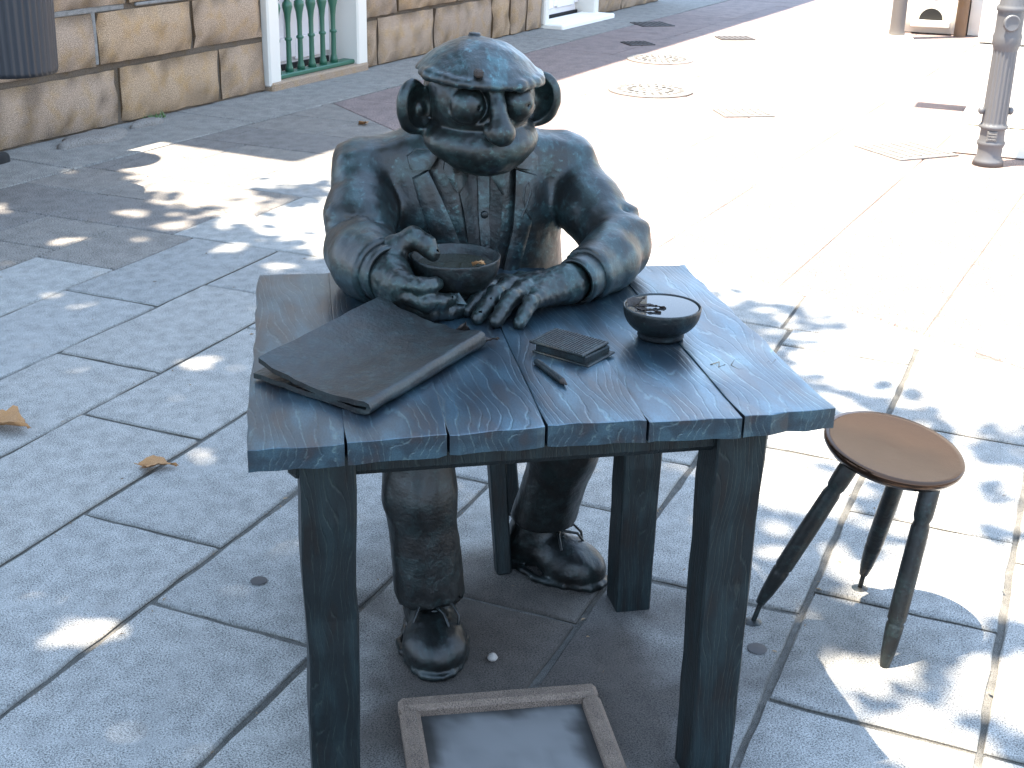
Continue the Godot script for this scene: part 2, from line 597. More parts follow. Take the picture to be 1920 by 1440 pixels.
func stain(p: Vector2) -> Color:
	var w := stain_noise.get_noise_2d(p.x, p.y)
	var w2 := stain_noise.get_noise_2d(p.x * 3.0 + 9.0, p.y * 3.0)
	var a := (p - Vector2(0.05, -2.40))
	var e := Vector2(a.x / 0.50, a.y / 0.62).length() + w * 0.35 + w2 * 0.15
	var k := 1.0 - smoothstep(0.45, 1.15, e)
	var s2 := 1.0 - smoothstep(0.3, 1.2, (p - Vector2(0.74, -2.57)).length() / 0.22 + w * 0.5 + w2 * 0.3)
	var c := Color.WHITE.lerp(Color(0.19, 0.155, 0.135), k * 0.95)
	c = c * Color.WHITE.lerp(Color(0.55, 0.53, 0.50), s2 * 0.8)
	var g := 1.0 + 0.10 * w + 0.06 * w2
	return Color(c.r * g, c.g * g, c.b * g)


func slab_mesh(poly: PackedVector2Array, fine: bool, y: float) -> ArrayMesh:
	# poly in world x-z; edges worn and uneven, top slightly pillowed, dirt at the rim
	var cen := Vector2.ZERO
	for p in poly: cen += p
	cen /= poly.size()
	var ring := []
	var step := 0.07 if fine else 0.25
	for i in poly.size():
		var a := poly[i]; var b := poly[(i + 1) % poly.size()]
		var k := maxi(1, int((b - a).length() / step))
		for j in k: ring.append(a.lerp(b, float(j) / k))
	var mb := MB.new()
	mb.colored = true
	var tilt := Vector2(rng.randf_range(-0.002, 0.002), rng.randf_range(-0.002, 0.002))
	var n := ring.size()
	var outer := []; var top := []
	for p in ring:
		var inw: Vector2 = (cen - p).normalized()
		var jit := rng.randf_range(0.0, 0.006 if fine else 0.002)
		var po: Vector2 = p + inw * jit
		outer.append(Vector3(po.x, y - 0.007 + rng.randf_range(-0.002, 0.002), po.y))
		var pi: Vector2 = p + inw * (jit + rng.randf_range(0.003, 0.008))
		top.append(Vector3(pi.x, y + tilt.dot(pi - cen), pi.y))
	for i in n:
		var j := (i + 1) % n
		var away := Vector3(outer[i].x - cen.x, 0, outer[i].z - cen.y).normalized()
		var ci := stain(Vector2(top[i].x, top[i].z)); var cj := stain(Vector2(top[j].x, top[j].z))
		var rim := Color(0.72, 0.69, 0.64)
		var na := (away + Vector3.UP * 1.2).normalized()
		var q0 := mb.vert(outer[i], na, ci * rim); var q1 := mb.vert(outer[j], na, cj * rim)
		var q2 := mb.vert(top[j], (Vector3.UP + away * 0.2).normalized(), cj); var q3 := mb.vert(top[i], (Vector3.UP + away * 0.2).normalized(), ci)
		mb.idx3(q0, q1, q2); mb.idx3(q0, q2, q3)
		var d0: Vector3 = outer[i] - Vector3(0, 0.03, 0); var d1: Vector3 = outer[j] - Vector3(0, 0.03, 0)
		mb.quad(outer[i], outer[j], d1, d0, away, ci * Color(0.45, 0.42, 0.38))
	# top: rings towards the middle
	var rings := 5 if fine else 1
	var prev := []
	for i in n: prev.append(mb.vert(top[i], Vector3.UP, stain(Vector2(top[i].x, top[i].z))))
	for r in range(1, rings + 1):
		var f := 1.0 - float(r) / (rings + 1) if r < rings else 0.0
		var cur := []
		if f == 0.0:
			var m := mb.vert(Vector3(cen.x, y, cen.y), Vector3.UP, stain(cen))
			for i in n: mb.idx3(prev[i], prev[(i + 1) % n], m)
		else:
			for i in n:
				var p2 := cen.lerp(Vector2(top[i].x, top[i].z), f)
				cur.append(mb.vert(Vector3(p2.x, y + tilt.dot(p2 - cen), p2.y), Vector3.UP, stain(p2)))
			for i in n:
				var j := (i + 1) % n
				mb.idx3(prev[i], prev[j], cur[j]); mb.idx3(prev[i], cur[j], cur[i])
			prev = cur
	return mb.commit()


func lay(root: Node, quad_uv: PackedVector2Array, clip: PackedVector2Array, prefix: String, kinds: int, gap: float, transform_pts: Callable) -> void:
	# shrink by the joint, turn to world, clip to the zone, keep if in view
	var pts := PackedVector2Array()
	for p in quad_uv: pts.append(transform_pts.call(p))
	var shr := Geometry2D.offset_polygon(pts, -gap * 0.5)
	if shr.is_empty(): return
	for part in Geometry2D.intersect_polygons(shr[0], clip):
		var area := 0.0
		var cen := Vector2.ZERO
		for i in part.size():
			area += part[i].cross(part[(i + 1) % part.size()]) * 0.5
			cen += part[i]
		cen /= part.size()
		if absf(area) < 0.01 or Geometry2D.is_polygon_clockwise(part) and false: continue
		if not seen(cen): continue
		var fine := cen.y > -4.6
		var mat_name := prefix + str(rng.randi() % kinds)
		if prefix == "granite" and (cen - WP).dot(WN) < 1.75 and cen.y < -5.0: mat_name = "dark_granite" + str(rng.randi() % 2)   # darker, browner slabs in the band along the wall
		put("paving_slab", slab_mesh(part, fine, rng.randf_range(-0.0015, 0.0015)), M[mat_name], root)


func build_ground() -> void:
	stain_noise = noise(2.2, FastNoiseLite.TYPE_SIMPLEX_SMOOTH, 4, 5)
	var gm := PlaneMesh.new()
	gm.size = Vector2(160, 160)
	var gr := put("ground", gm, M.mortar, self, Vector3(0, -0.009, -20))
	tag(gr, "gritty mortar bed showing in the joints between the paving slabs", "", "", "structure")
	var root := Node3D.new()
	root.name = "pavement"
	add_child(root)
	tag(root, "speckled grey granite paving slabs laid in strips across the square", "", "", "structure")
	# zone of strips running away from the camera
	var near_side := PackedVector2Array([uv_to_xz(-3, 2.6), uv_to_xz(3.3, 2.6), uv_to_xz(4.575, -0.044), uv_to_xz(5.45, -1.666), uv_to_xz(8.06, -5.03), wall_xz(2.2, 0.58), wall_xz(-6, 0.58), uv_to_xz(-3, -7)])
	var edges := [-5.1, -4.66, -4.22, -3.82, -3.43, -3.005, -2.59, -2.165, -1.75, -1.31, -0.845, -0.40, 0.02, 0.45, 0.88, 1.3, 1.75]
	var anchors := {
		3: [4.09, 3.2, 2.35], 4: [3.80, 2.95, 2.1], 5: [4.087, 3.262, 2.4, 1.55], 6: [3.75, 2.885, 2.0], 7: [4.15, 3.25, 2.38, 1.5],
		8: [3.85, 2.99, 2.105, 1.2], 9: [4.0, 3.337, 2.98, 2.43, 1.6], 10: [4.437, 3.56, 2.685, 1.8], 11: [3.9, 3.253, 2.797, 2.328, 1.5],
		12: [4.0, 3.15, 2.33, 1.6], 13: [3.6, 2.7, 1.9], 14: [3.9, 3.1, 2.3], 15: [3.5, 2.6], 0: [4.0, 3.1], 1: [3.7, 2.9], 2: [4.2, 3.3]}
	var turn := func(p: Vector2) -> Vector2: return uv_to_xz(p.x, p.y)
	for i in edges.size() - 1:
		var us: Array = anchors[i].duplicate()
		us.push_front(4.612)
		us.append(us[-1] - 0.85)
		us.append(us[-1] - 0.9)
		for j in us.size() - 1:
			var q := PackedVector2Array([Vector2(us[j + 1], edges[i]), Vector2(us[j], edges[i]), Vector2(us[j], edges[i + 1]), Vector2(us[j + 1], edges[i + 1])])
			lay(root, q, near_side, "granite", 5, 0.011, turn)
	# rows laid across, farther back
	var rows := [4.612, 5.037, 5.45, 5.88, 6.32, 6.75, 7.2, 7.65]
	var cuts := [[-4.95, -4.22, -3.545, -2.75, -1.9, -0.88, -0.2], [-4.3, -3.40, -2.55, -1.7, -0.9, -0.2], [-4.6, -3.8, -3.0, -2.2, -1.24, -0.5], [-4.3, -3.5, -2.6, -1.8], [-4.5, -3.7, -2.9], [-4.9, -4.1, -3.3], [-4.6, -3.8]]
	for i in rows.size() - 1:
		var vs: Array = cuts[i].duplicate()
		vs.push_front(vs[0] - 0.8)
		vs.push_front(vs[0] - 0.8)
		vs.append(vs[-1] + 0.8)
		for j in vs.size() - 1:
			var q := PackedVector2Array([Vector2(rows[i], vs[j]), Vector2(rows[i + 1], vs[j]), Vector2(rows[i + 1], vs[j + 1]), Vector2(rows[i], vs[j + 1])])
			lay(root, q, near_side, "granite", 5, 0.008, turn)
	# the street: reddish slabs along the wall
	var street := Node3D.new()
	street.name = "street"
	add_child(street)
	tag(street, "reddish grey paved street running away beside the stone wall", "", "", "structure")
	var far_side := PackedVector2Array([uv_to_xz(3.3, 2.6), uv_to_xz(4.575, -0.044) + AX * 0.012, uv_to_xz(5.45, -1.666) + AX * 0.012, uv_to_xz(8.06, -5.03) + AX * 0.012, wall_xz(3.2, 0.58), wall_xz(16, 0.58), Vector2(14, -24), Vector2(14, 0)])
	var along := func(p: Vector2) -> Vector2: return wall_xz(p.x, p.y)
	for r in 14:
		var s := -6.0 + rng.randf() * 1.4
		while s < 14.0:
			var l := rng.randf_range(1.3, 1.9)
			var o := 0.58 + r * 0.62
			var q := PackedVector2Array([Vector2(s, o), Vector2(s + l, o), Vector2(s + l, o + 0.62), Vector2(s, o + 0.62)])
			lay(street, q, far_side, "street", 3, 0.004, along)
			s += l
	# pale margin at the foot of the wall
	var ms := -3.0
	var all := PackedVector2Array([Vector2(-30, 10), Vector2(30, 10), Vector2(30, -40), Vector2(-30, -40)])
	while ms < 13.0:
		var q := PackedVector2Array([Vector2(ms, -0.2), Vector2(ms + 1.5, -0.2), Vector2(ms + 1.5, 0.57), Vector2(ms, 0.57)])
		var pts := PackedVector2Array()
		for p in q: pts.append(along.call(p))
		var sh := Geometry2D.offset_polygon(pts, -0.005)
		put("margin_slab", slab_mesh(sh[0], false, 0.004), M.margin, root)
		ms += 1.5


# ------------------------------------------------------------------ left building
func wall_basis() -> Basis:
	# x along the wall, y up, z out of it
	return Basis(Vector3(WD.x, 0, WD.y), Vector3.UP, Vector3(WN.x, 0, WN.y))


func block_mesh(size: Vector3, sd: int) -> ArrayMesh:
	# a rough-dressed stone: front face uneven, edges worn, darker lichen low down and near the rim
	var mb := MB.new()
	mb.colored = true
	var f := noise(5.0, FastNoiseLite.TYPE_SIMPLEX_SMOOTH, 3, sd)
	var nu := maxi(3, int(size.x / 0.07)); var nv := maxi(3, int(size.y / 0.07))
	var idx := []
	for j in nv + 1:
		for i in nu + 1:
			var u := float(i) / nu; var v := float(j) / nv
			var x := (u - 0.5) * size.x; var y := (v - 0.5) * size.y
			var e := minf(minf(u, 1 - u) * size.x, minf(v, 1 - v) * size.y)
			var z := size.z * 0.5 + f.get_noise_2d(x, y) * 0.022 + f.get_noise_2d(x * 4.0, y * 4.0) * 0.006 - 0.022 * (1.0 - smoothstep(0.0, 0.045, e))
			var edge := i == 0 or j == 0 or i == nu or j == nv
			if edge:
				x *= 1.0 - absf(f.get_noise_2d(x * 3.0, y * 3.0 + 7.0)) * 0.02
				y *= 1.0 - absf(f.get_noise_2d(x * 3.0 + 3.0, y * 3.0)) * 0.035
			var st := f.get_noise_2d(x * 0.8 + 20.0, y * 0.8)
			var rimn := clampf(0.5 + 1.6 * f.get_noise_2d(x * 1.1 + 40.0, y * 1.1), 0.0, 1.3)
			var dirt := clampf(0.62 * rimn * (1.0 - smoothstep(0.0, 0.07, e)) + clampf(st * 1.6 - 0.25, 0.0, 0.6), 0.0, 0.75)
			var col := Color.WHITE.lerp(Color(0.22, 0.20, 0.17), dirt)
			idx.append(mb.vert(Vector3(x, y, z), Vector3(0, 0, 1), col))
	for j in nv + 1:
		for i in nu + 1:
			var a: Vector3 = mb.v[idx[j * (nu + 1) + mini(i + 1, nu)]] - mb.v[idx[j * (nu + 1) + maxi(i - 1, 0)]]
			var b: Vector3 = mb.v[idx[mini(j + 1, nv) * (nu + 1) + i]] - mb.v[idx[maxi(j - 1, 0) * (nu + 1) + i]]
			mb.n[idx[j * (nu + 1) + i]] = a.cross(b).normalized()
	for j in nv:
		for i in nu:
			var a: int = idx[j * (nu + 1) + i]
			var b: int = idx[j * (nu + 1) + i + 1]
			mb.idx3(a, b, idx[(j + 1) * (nu + 1) + i + 1])
			mb.idx3(a, idx[(j + 1) * (nu + 1) + i + 1], idx[(j + 1) * (nu + 1) + i])
	# sides
	var back := Vector3(0, 0, -size.z * 0.5)
	var rim := []
	for i in nu + 1: rim.append(mb.v[idx[i]])
	for j in range(1, nv + 1): rim.append(mb.v[idx[j * (nu + 1) + nu]])
	for i in range(nu - 1, -1, -1): rim.append(mb.v[idx[nv * (nu + 1) + i]])
	for j in range(nv - 1, 0, -1): rim.append(mb.v[idx[j * (nu + 1)]])
	for i in rim.size():
		var a: Vector3 = rim[i]; var b: Vector3 = rim[(i + 1) % rim.size()]
		mb.quad(a, b, Vector3(b.x, b.y, back.z), Vector3(a.x, a.y, back.z), Vector3(a.x + b.x, a.y + b.y, 0), Color(0.4, 0.37, 0.33))
	return mb.commit()


func build_left_building() -> void:
	var w := thing("stone_house", "tan granite house wall of large rough blocks running up the left of the street", "building", Vector3(WP.x, 0, WP.y), 0.0)
	w.basis = wall_basis()
	var stones := [
		# s0, s1, y0, y1
		[-2.2, -0.65, 0, 0.345], [-0.65, 1.0, 0, 0.345], [1.0, 1.92, 0, 0.352], [1.92, 2.40, 0, 0.352],
		[-2.2, -0.5, 0.345, 0.675], [-0.5, 0.85, 0.345, 0.675], [0.85, 1.68, 0.352, 0.675], [1.68, 2.40, 0.352, 0.675],
		[-2.2, -0.2, 0.675, 1.02], [-0.2, 1.12, 0.675, 1.02], [1.12, 2.40, 0.675, 1.02],
		[3.6, 3.79, 0, 0.36], [3.79, 4.63, 0, 0.37], [4.63, 5.62, 0, 0.37], [5.62, 5.96, 0, 0.37], [5.96, 6.28, 0, 0.37], [6.28, 6.60, 0, 0.37],
		[3.6, 4.08, 0.36, 0.70], [4.08, 5.0, 0.37, 0.70], [5.0, 5.9, 0.37, 0.70], [5.9, 6.6, 0.37, 0.70],
		[3.6, 4.8, 0.70, 1.02], [4.8, 6.6, 0.70, 1.02],
		[7.84, 8.5, 0, 0.37], [8.5, 9.6, 0, 0.37], [7.84, 9.0, 0.37, 0.70], [9.0, 9.6, 0.37, 0.7], [7.84, 9.6, 0.7, 1.02]]
	var i := 0
	for s in stones:
		var g := 0.034 if s[0] < 2.4 else 0.026
		var size := Vector3(s[1] - s[0] - g, s[3] - s[2] - g, 0.24)
		put("stone_block", block_mesh(size, 100 + i), M["stone%d" % ((i * 7 + 3) % 4)], w, Vector3((s[0] + s[1]) * 0.5, (s[2] + s[3]) * 0.5, -0.12 + rng.randf_range(-0.008, 0.008)))
		i += 1
	# mortar behind the blocks and the plain storeys above
	for seg in [[-2.3, 2.40], [3.6, 6.6], [7.84, 9.6]]:
		var mb := MB.new()
		mb.box(Vector3(seg[1] - seg[0], 1.03, 0.3), 0.002, Transform3D(Basis.IDENTITY, Vector3((seg[0] + seg[1]) * 0.5, 0.515, -0.19)))
		put("mortar", mb.commit(), M.wall_mortar, w)
	# pale pointing smeared over the upper joints at the left
	for q in [[-0.2, 1.1, 0.676, 0.034, 0], [0.847, 0.0, 0.52, 0.034, 1], [1.2, 2.38, 0.677, 0.02, 0]]:
		var mb := MB.new()
		if q[4] == 0: mb.box(Vector3(q[1] - q[0], q[3], 0.05), 0.006, Transform3D(Basis.IDENTITY, Vector3((q[0] + q[1]) * 0.5, q[2], -0.047)))
		else: mb.box(Vector3(q[3], 0.30, 0.05), 0.006, Transform3D(Basis.IDENTITY, Vector3(q[0], q[2], -0.047)))
		put("pointing", mb.commit(), M.pointing, w)
	var up := MB.new()
	up.box(Vector3(9.25, 4.5, 0.4), 0.01, Transform3D(Basis.IDENTITY, Vector3(4.975, 1.02 + 2.25 + 1.3, -0.2)))
	put("upper_wall", up.commit(), M.plaster, w)
	for seg in [[-2.3, 2.40], [3.6, 6.6], [7.84, 9.6]]:
		var mb := MB.new()
		mb.box(Vector3(seg[1] - seg[0], 1.29, 0.38), 0.01, Transform3D(Basis.IDENTITY, Vector3((seg[0] + seg[1]) * 0.5, 1.675, -0.2)))
		put("wall_band", mb.commit(), M.stone2, w)
	var body := MB.new()
	body.box(Vector3(9.2, 6.7, 5.0), 0.02, Transform3D(Basis.IDENTITY, Vector3(4.975, 3.35, -2.91)))
	var low := MB.new()
	low.box(Vector3(2.64, 0.14, 0.44), 0.02, Transform3D(Basis.IDENTITY, Vector3(-0.98, 2.385, -0.2)))
	put("coping", low.commit(), M.stone1, w)
	put("house_body", body.commit(), M.plaster, w)
	var ev := MB.new()
	ev.box(Vector3(10.4, 0.12, 1.0), 0.02, Transform3D(Basis.IDENTITY, Vector3(4.5, 6.88, -0.44)))
	put("eaves", ev.commit(), M.stone1, w)
	var rf := MB.new()
	rf.box(Vector3(10.4, 0.15, 5.6), 0.02, Transform3D(Basis(Vector3.RIGHT, 0.25), Vector3(4.5, 7.6, -2.9)))
	put("roof", rf.commit(), M.brown_pipe, w)
	# corner at the door: crack and door surround
	door(w, 2.40, 3.60, true)
	door(w, 6.60, 7.84, false)


func door(w: Node3D, s0: float, s1: float, grille: bool) -> void:
	var width := s1 - s0
	var jw := 0.13 if grille else 0.10
	var d := Node3D.new()
	d.name = "door"
	w.add_child(d, true)
	d.position = Vector3(s0, 0, 0)
	tag(d, "white panelled door behind a green iron railing" if grille else "plain white door with a stone step")
	for k in 2:
		var mb := MB.new()
		var x := jw * 0.5 if k == 0 else width - jw * 0.5
		mb.box(Vector3(jw, 2.3, 0.30), 0.012, Transform3D(Basis.IDENTITY, Vector3(x, 1.15 + 0.03, -0.135)))
		put("door_jamb", mb.commit(), M.jamb_paint, d)
	var sill := MB.new()
	sill.box(Vector3(width - 0.02, 0.07, 0.34), 0.012, Transform3D(Basis.IDENTITY, Vector3(width * 0.5, 0.025 if grille else 0.01, -0.14 if grille else 0.03)))
	put("door_sill", sill.commit(), M.stone2 if grille else M.pale_stone, d)
	# the leaf: stiles, rails and recessed panels
	var inner := width - 2 * jw
	var z := -0.27 if grille else -0.20
	var lf := MB.new()
	lf.box(Vector3(inner, 2.2, 0.04), 0.003, Transform3D(Basis.IDENTITY, Vector3(width * 0.5, 1.18 if grille else 1.16, z - 0.02)))
	put("door_leaf", lf.commit(), M.white_paint, d)
	var gap := MB.new()
	gap.box(Vector3(inner, 0.05, 0.02), 0.002, Transform3D(Basis.IDENTITY, Vector3(width * 0.5, 0.075 if grille else 0.04, z + 0.012)))
	put("door_gap", gap.commit(), M.dark, d)
	for k in 3:
		var st := MB.new()
		var x := jw + 0.045 + (inner - 0.09) * k / 2.0
		st.box(Vector3(0.09, 2.08, 0.03), 0.006, Transform3D(Basis.IDENTITY, Vector3(x, 1.18, z + 0.015)))
		put("door_stile", st.commit(), M.white_paint, d)
	for y in [0.20, 0.80, 1.9]:
		for k in 2:
			var rl := MB.new()
			var cx := jw + 0.045 + (inner - 0.09) * (0.25 + 0.5 * k)
			rl.box(Vector3((inner - 0.27) * 0.5 + 0.0, 0.16 if y < 0.5 else 0.10, 0.026), 0.006, Transform3D(Basis.IDENTITY, Vector3(cx, y, z + 0.013)))
			put("door_rail", rl.commit(), M.white_paint, d)
	var lintel := MB.new()
	lintel.box(Vector3(width - 0.01, 0.2, 0.30), 0.012, Transform3D(Basis.IDENTITY, Vector3(width * 0.5, 2.25 + 0.17, -0.134)))
	put("lintel", lintel.commit(), M.jamb_paint, d)
	if not grille: return
	var g := Node3D.new()
	g.name = "railing"
	w.add_child(g, true)
	g.position = Vector3(s0, 0, 0)
	tag(g, "green cast iron railing of turned balusters")
	var rail := MB.new()
	rail.box(Vector3(width - jw * 2 + 0.04, 0.03, 0.10), 0.006, Transform3D(Basis.IDENTITY, Vector3(width * 0.5, 0.076, -0.07)))
	var rail_mesh := rail.commit()
	put("rail", rail_mesh, M.green_paint, g)
	put("rail", rail_mesh, M.green_paint, g, Vector3(0, 0.914, 0))
	var bal := MB.new()
	bal.lathe([Vector2(0, 0.09), Vector2(0.030, 0.09), Vector2(0.026, 0.12), Vector2(0.019, 0.15), Vector2(0.018, 0.30), Vector2(0.026, 0.305), Vector2(0.026, 0.32), Vector2(0.017, 0.325), Vector2(0.018, 0.42), Vector2(0.024, 0.48), Vector2(0.036, 0.53), Vector2(0.034, 0.555), Vector2(0.018, 0.57), Vector2(0.032, 0.59), Vector2(0.036, 0.60), Vector2(0.018, 0.62), Vector2(0.035, 0.65), Vector2(0.037, 0.66), Vector2(0.024, 0.74), Vector2(0.017, 0.82), Vector2(0.017, 0.98), Vector2(0, 0.98)], 12)
	var bm := bal.commit()
	for k in 6:
		put("baluster", bm, M.green_paint, g, Vector3(0.195 + k * 0.136, 0, -0.07))


# ------------------------------------------------------------------ right side buildings
func build_right_building() -> void:
	var b := thing("white_house", "sunlit white house corner behind the near lamp post", "building", Vector3(2.57, 0, -7.76), -22.0)
	var y := 0.0
	var i := 0
	for course in [[0.0, 0.16, 0.05], [0.16, 0.62, 0.0], [0.62, 1.1, 0.0], [1.1, 1.6, 0.0]]:
		var x := 0.0
		var k := 0
		while x < 3.2:
			var l := 0.8 + 0.3 * ((i * 5 + k * 3) % 4) / 3.0
			var mb := MB.new()
			mb.box(Vector3(l - 0.008, course[1] - course[0] - 0.008, 2.6), 0.006, Transform3D(Basis.IDENTITY, Vector3(x + l * 0.5 - course[2], (course[0] + course[1]) * 0.5, -1.3 + course[2])))
			put("wall_stone", mb.commit(), M.pale_stone, b)
			x += l
			k += 1
		i += 1
	var up := MB.new()
	up.box(Vector3(3.6, 3.0, 2.6), 0.01, Transform3D(Basis.IDENTITY, Vector3(1.8, 3.1, -1.3)))
	put("upper_wall", up.commit(), M.pale_stone, b)
	# added unseen plate on a bar, there to shade a patch of street
	var sg := MB.new()
	sg.box(Vector3(0.45, 0.05, 0.22), 0.01, Transform3D(Basis.IDENTITY, Vector3(-0.72, 2.4, -1.05)))
	sg.tube([Vector3(-0.55, 2.45, -1.05), Vector3(0.02, 2.45, -1.05)], [0.015, 0.015], 8)
	put("shadow_plate", sg.commit(), M.iron, b)
	# far stone wall with vent and pipe
	var f := thing("stone_garden_wall", "pale rough stone wall with a small arched vent at the far end of the street", "wall", Vector3(3.55, 0, -13.35), -15.0)
	var xx := 0.0
	for r in 3:
		xx = 0.0
		while xx < 4.0:
			var l := rng.randf_range(0.4, 0.8)
			var m := block_mesh(Vector3(l - 0.02, 0.33, 0.3), 300 + int(xx * 10) + r * 50)
			put("stone_block", m, M.garden_stone, f, Vector3(xx + l * 0.5, 0.17 + r * 0.35, -0.15))
			xx += l
	var mo := MB.new()
	mo.box(Vector3(3.6, 1.0, 0.2), 0.01, Transform3D(Basis.IDENTITY, Vector3(2.0, 0.5, -0.2)))
	put("mortar", mo.commit(), M.pointing, f)
	var vt := MB.new()
	var arch := PackedVector2Array()
	for k in 13: arch.append(Vector2(cos(PI * k / 12.0) * 0.11, sin(PI * k / 12.0) * 0.11))
	for k in 11: vt.tri(Vector3(arch[0].x, arch[0].y, 0), Vector3(arch[k + 1].x, arch[k + 1].y, 0), Vector3(arch[k + 2].x, arch[k + 2].y, 0), Vector3.BACK)
	put("vent", vt.commit(), M.dark, f, Vector3(0.38, 0.13, 0.025))
	var si := MB.new()
	si.box(Vector3(0.36, 0.06, 0.1), 0.008, Transform3D(Basis.IDENTITY, Vector3(0.38, 0.10, 0.03)))
	put("vent_sill", si.commit(), M.pale_stone, f)
	var pp := MB.new()
	pp.tube([Vector3(0.66, 0, 0.07), Vector3(0.66, 1.5, 0.07)], [0.055, 0.055], 12)
	put("downpipe", pp.commit(), M.brown_pipe, f)


# ------------------------------------------------------------------ tree overhead
func build_tree() -> void:
	var base := Vector3(-4.2, 0, -2.4)
	var t := thing("shade_tree", "leafy tree standing left of the square, spreading over the statue", "tree", base)
	var trunk := MB.new()
	trunk.tube([Vector3.ZERO, Vector3(0.03, 0.3, 0), Vector3(0.08, 1.5, 0.05), Vector3(0.2, 3.0, 0.0), Vector3(0.3, 6.2, -0.1)], [0.30, 0.24, 0.21, 0.18, 0.11], 14)
	put("trunk", trunk.commit(), M.bark, t)
	var poly := PackedVector2Array([Vector2(-3.6, -7.0), Vector2(-2.45, -6.95), Vector2(-2.1, -6.7), Vector2(-1.95, -6.3), Vector2(-1.5, -6.0), Vector2(-1.1, -5.55), Vector2(-0.81, -5.25), Vector2(0.0, -5.0), Vector2(0.75, -4.95), Vector2(0.98, -4.55), Vector2(0.98, -4.0), Vector2(0.92, -3.5), Vector2(0.9, -3.1), Vector2(1.08, -2.6), Vector2(1.25, -2.1), Vector2(1.5, -1.4), Vector2(1.6, 0.3), Vector2(-4.6, 0.8), Vector2(-5.0, -5.0)])
	var holes := [[-0.88, -2.46, 0.035], [-1.02, -4.10, 0.035], [-1.37, -3.06, 0.02], [-1.9, -5.5, 0.03], [-1.5, -5.75, 0.05], [-1.2, -5.45, 0.04], [-2.4, -6.0, 0.04], [-1.75, -5.95, 0.05], [-0.95, -5.2, 0.03], [-2.1, -6.2, 0.04], [0.74, -3.3, 0.11], [0.87, -2.13, 0.06], [0.74, -2.39, 0.03], [0.95, -2.75, 0.10], [0.62, -4.3, 0.12], [1.05, -2.35, 0.09], [0.9, -3.6, 0.12]]
	var xf: Array[Transform3D] = []
	var z := 0.8
	while z > -7.1:
		var x := -5.2
		while x < 2.0:
			var g := Vector2(x + rng.randf_range(-0.07, 0.07), z + rng.randf_range(-0.07, 0.07))
			x += 0.135
			var inside := Geometry2D.is_point_in_polygon(g, poly)
			# feathered twigs beyond the edge
			if not inside:
				var stray := false
				for q in [[1.45, -3.62, 0.16], [1.25, -3.7, 0.12], [1.05, -3.95, 0.12], [1.6, -3.5, 0.1], [-1.1, -6.35, 0.14], [-0.6, -5.75, 0.12], [1.02, -4.65, 0.15], [1.25, -2.45, 0.15], [1.3, -3.05, 0.1]]:
					if g.distance_to(Vector2(q[0], q[1])) < q[2]: stray = true
				if not stray: continue
			var h := rng.randf_range(6.0, 9.0)
			var c := Vector3(g.x, 0, g.y) - SUN * h
			for k in (15 if g.x < 0.45 else 6):
				var off := Vector3(rng.randfn(0, 0.085), rng.randfn(0, 0.16), rng.randfn(0, 0.085))
				var p := c + off
				var gp := p + SUN * p.y
				var skip := false
				for q in holes:
					if Vector2(gp.x, gp.z).distance_to(Vector2(q[0], q[1])) < q[2] + 0.05: skip = true; break
				if skip: continue
				var bs := Basis.from_euler(Vector3(rng.randf_range(-0.7, 0.7), rng.randf() * TAU, rng.randf_range(-0.7, 0.7))).scaled(Vector3.ONE * rng.randf_range(0.8, 1.3))
				xf.append(Transform3D(bs, p - base))
		z -= 0.135
	var lm := MB.new()
	var o := []
	for q in [[0, 0], [0.03, 0.03], [0.045, 0.065], [0.035, 0.10], [0, 0.14], [-0.035, 0.10], [-0.045, 0.065], [-0.03, 0.03]]:
		o.append(Vector3(q[0], -absf(q[0]) * 0.35 - q[1] * q[1] * 1.5, q[1] - 0.07))
	for k in range(1, 7): lm.tri(o[0], o[k], o[k + 1], Vector3.UP)
	var mm := MultiMesh.new()
	mm.transform_format = MultiMesh.TRANSFORM_3D
	mm.mesh = lm.commit()
	mm.instance_count = xf.size()
	for k in xf.size(): mm.set_instance_transform(k, xf[k])
	var mi := MultiMeshInstance3D.new()
	mi.name = "crown"
	mi.multimesh = mm
	mi.material_override = M.leaf
	mi.set_meta("kind", "stuff")
	t.add_child(mi)
	# limbs reaching through the crown
	for q in [[-0.8, 7.0, -2.6], [2.0, 7.4, -0.4], [1.0, 7.6, 1.6], [0.4, 7.4, -3.4], [3.0, 7.6, -1.2], [-0.8, 7.6, 1.5], [1.6, 8.0, -2.4]]:
		var e := Vector3(q[0], q[1], q[2])
		var br := MB.new()
		var s := Vector3(0.22, 4.2, 0)
		br.tube([s, s.lerp(e, 0.35) + Vector3(0, 0.35, 0), s.lerp(e, 0.7) + Vector3(0, 0.25, 0.1), e], [0.085, 0.06, 0.04, 0.012], 8)
		put("limb", br.commit(), M.bark, t)


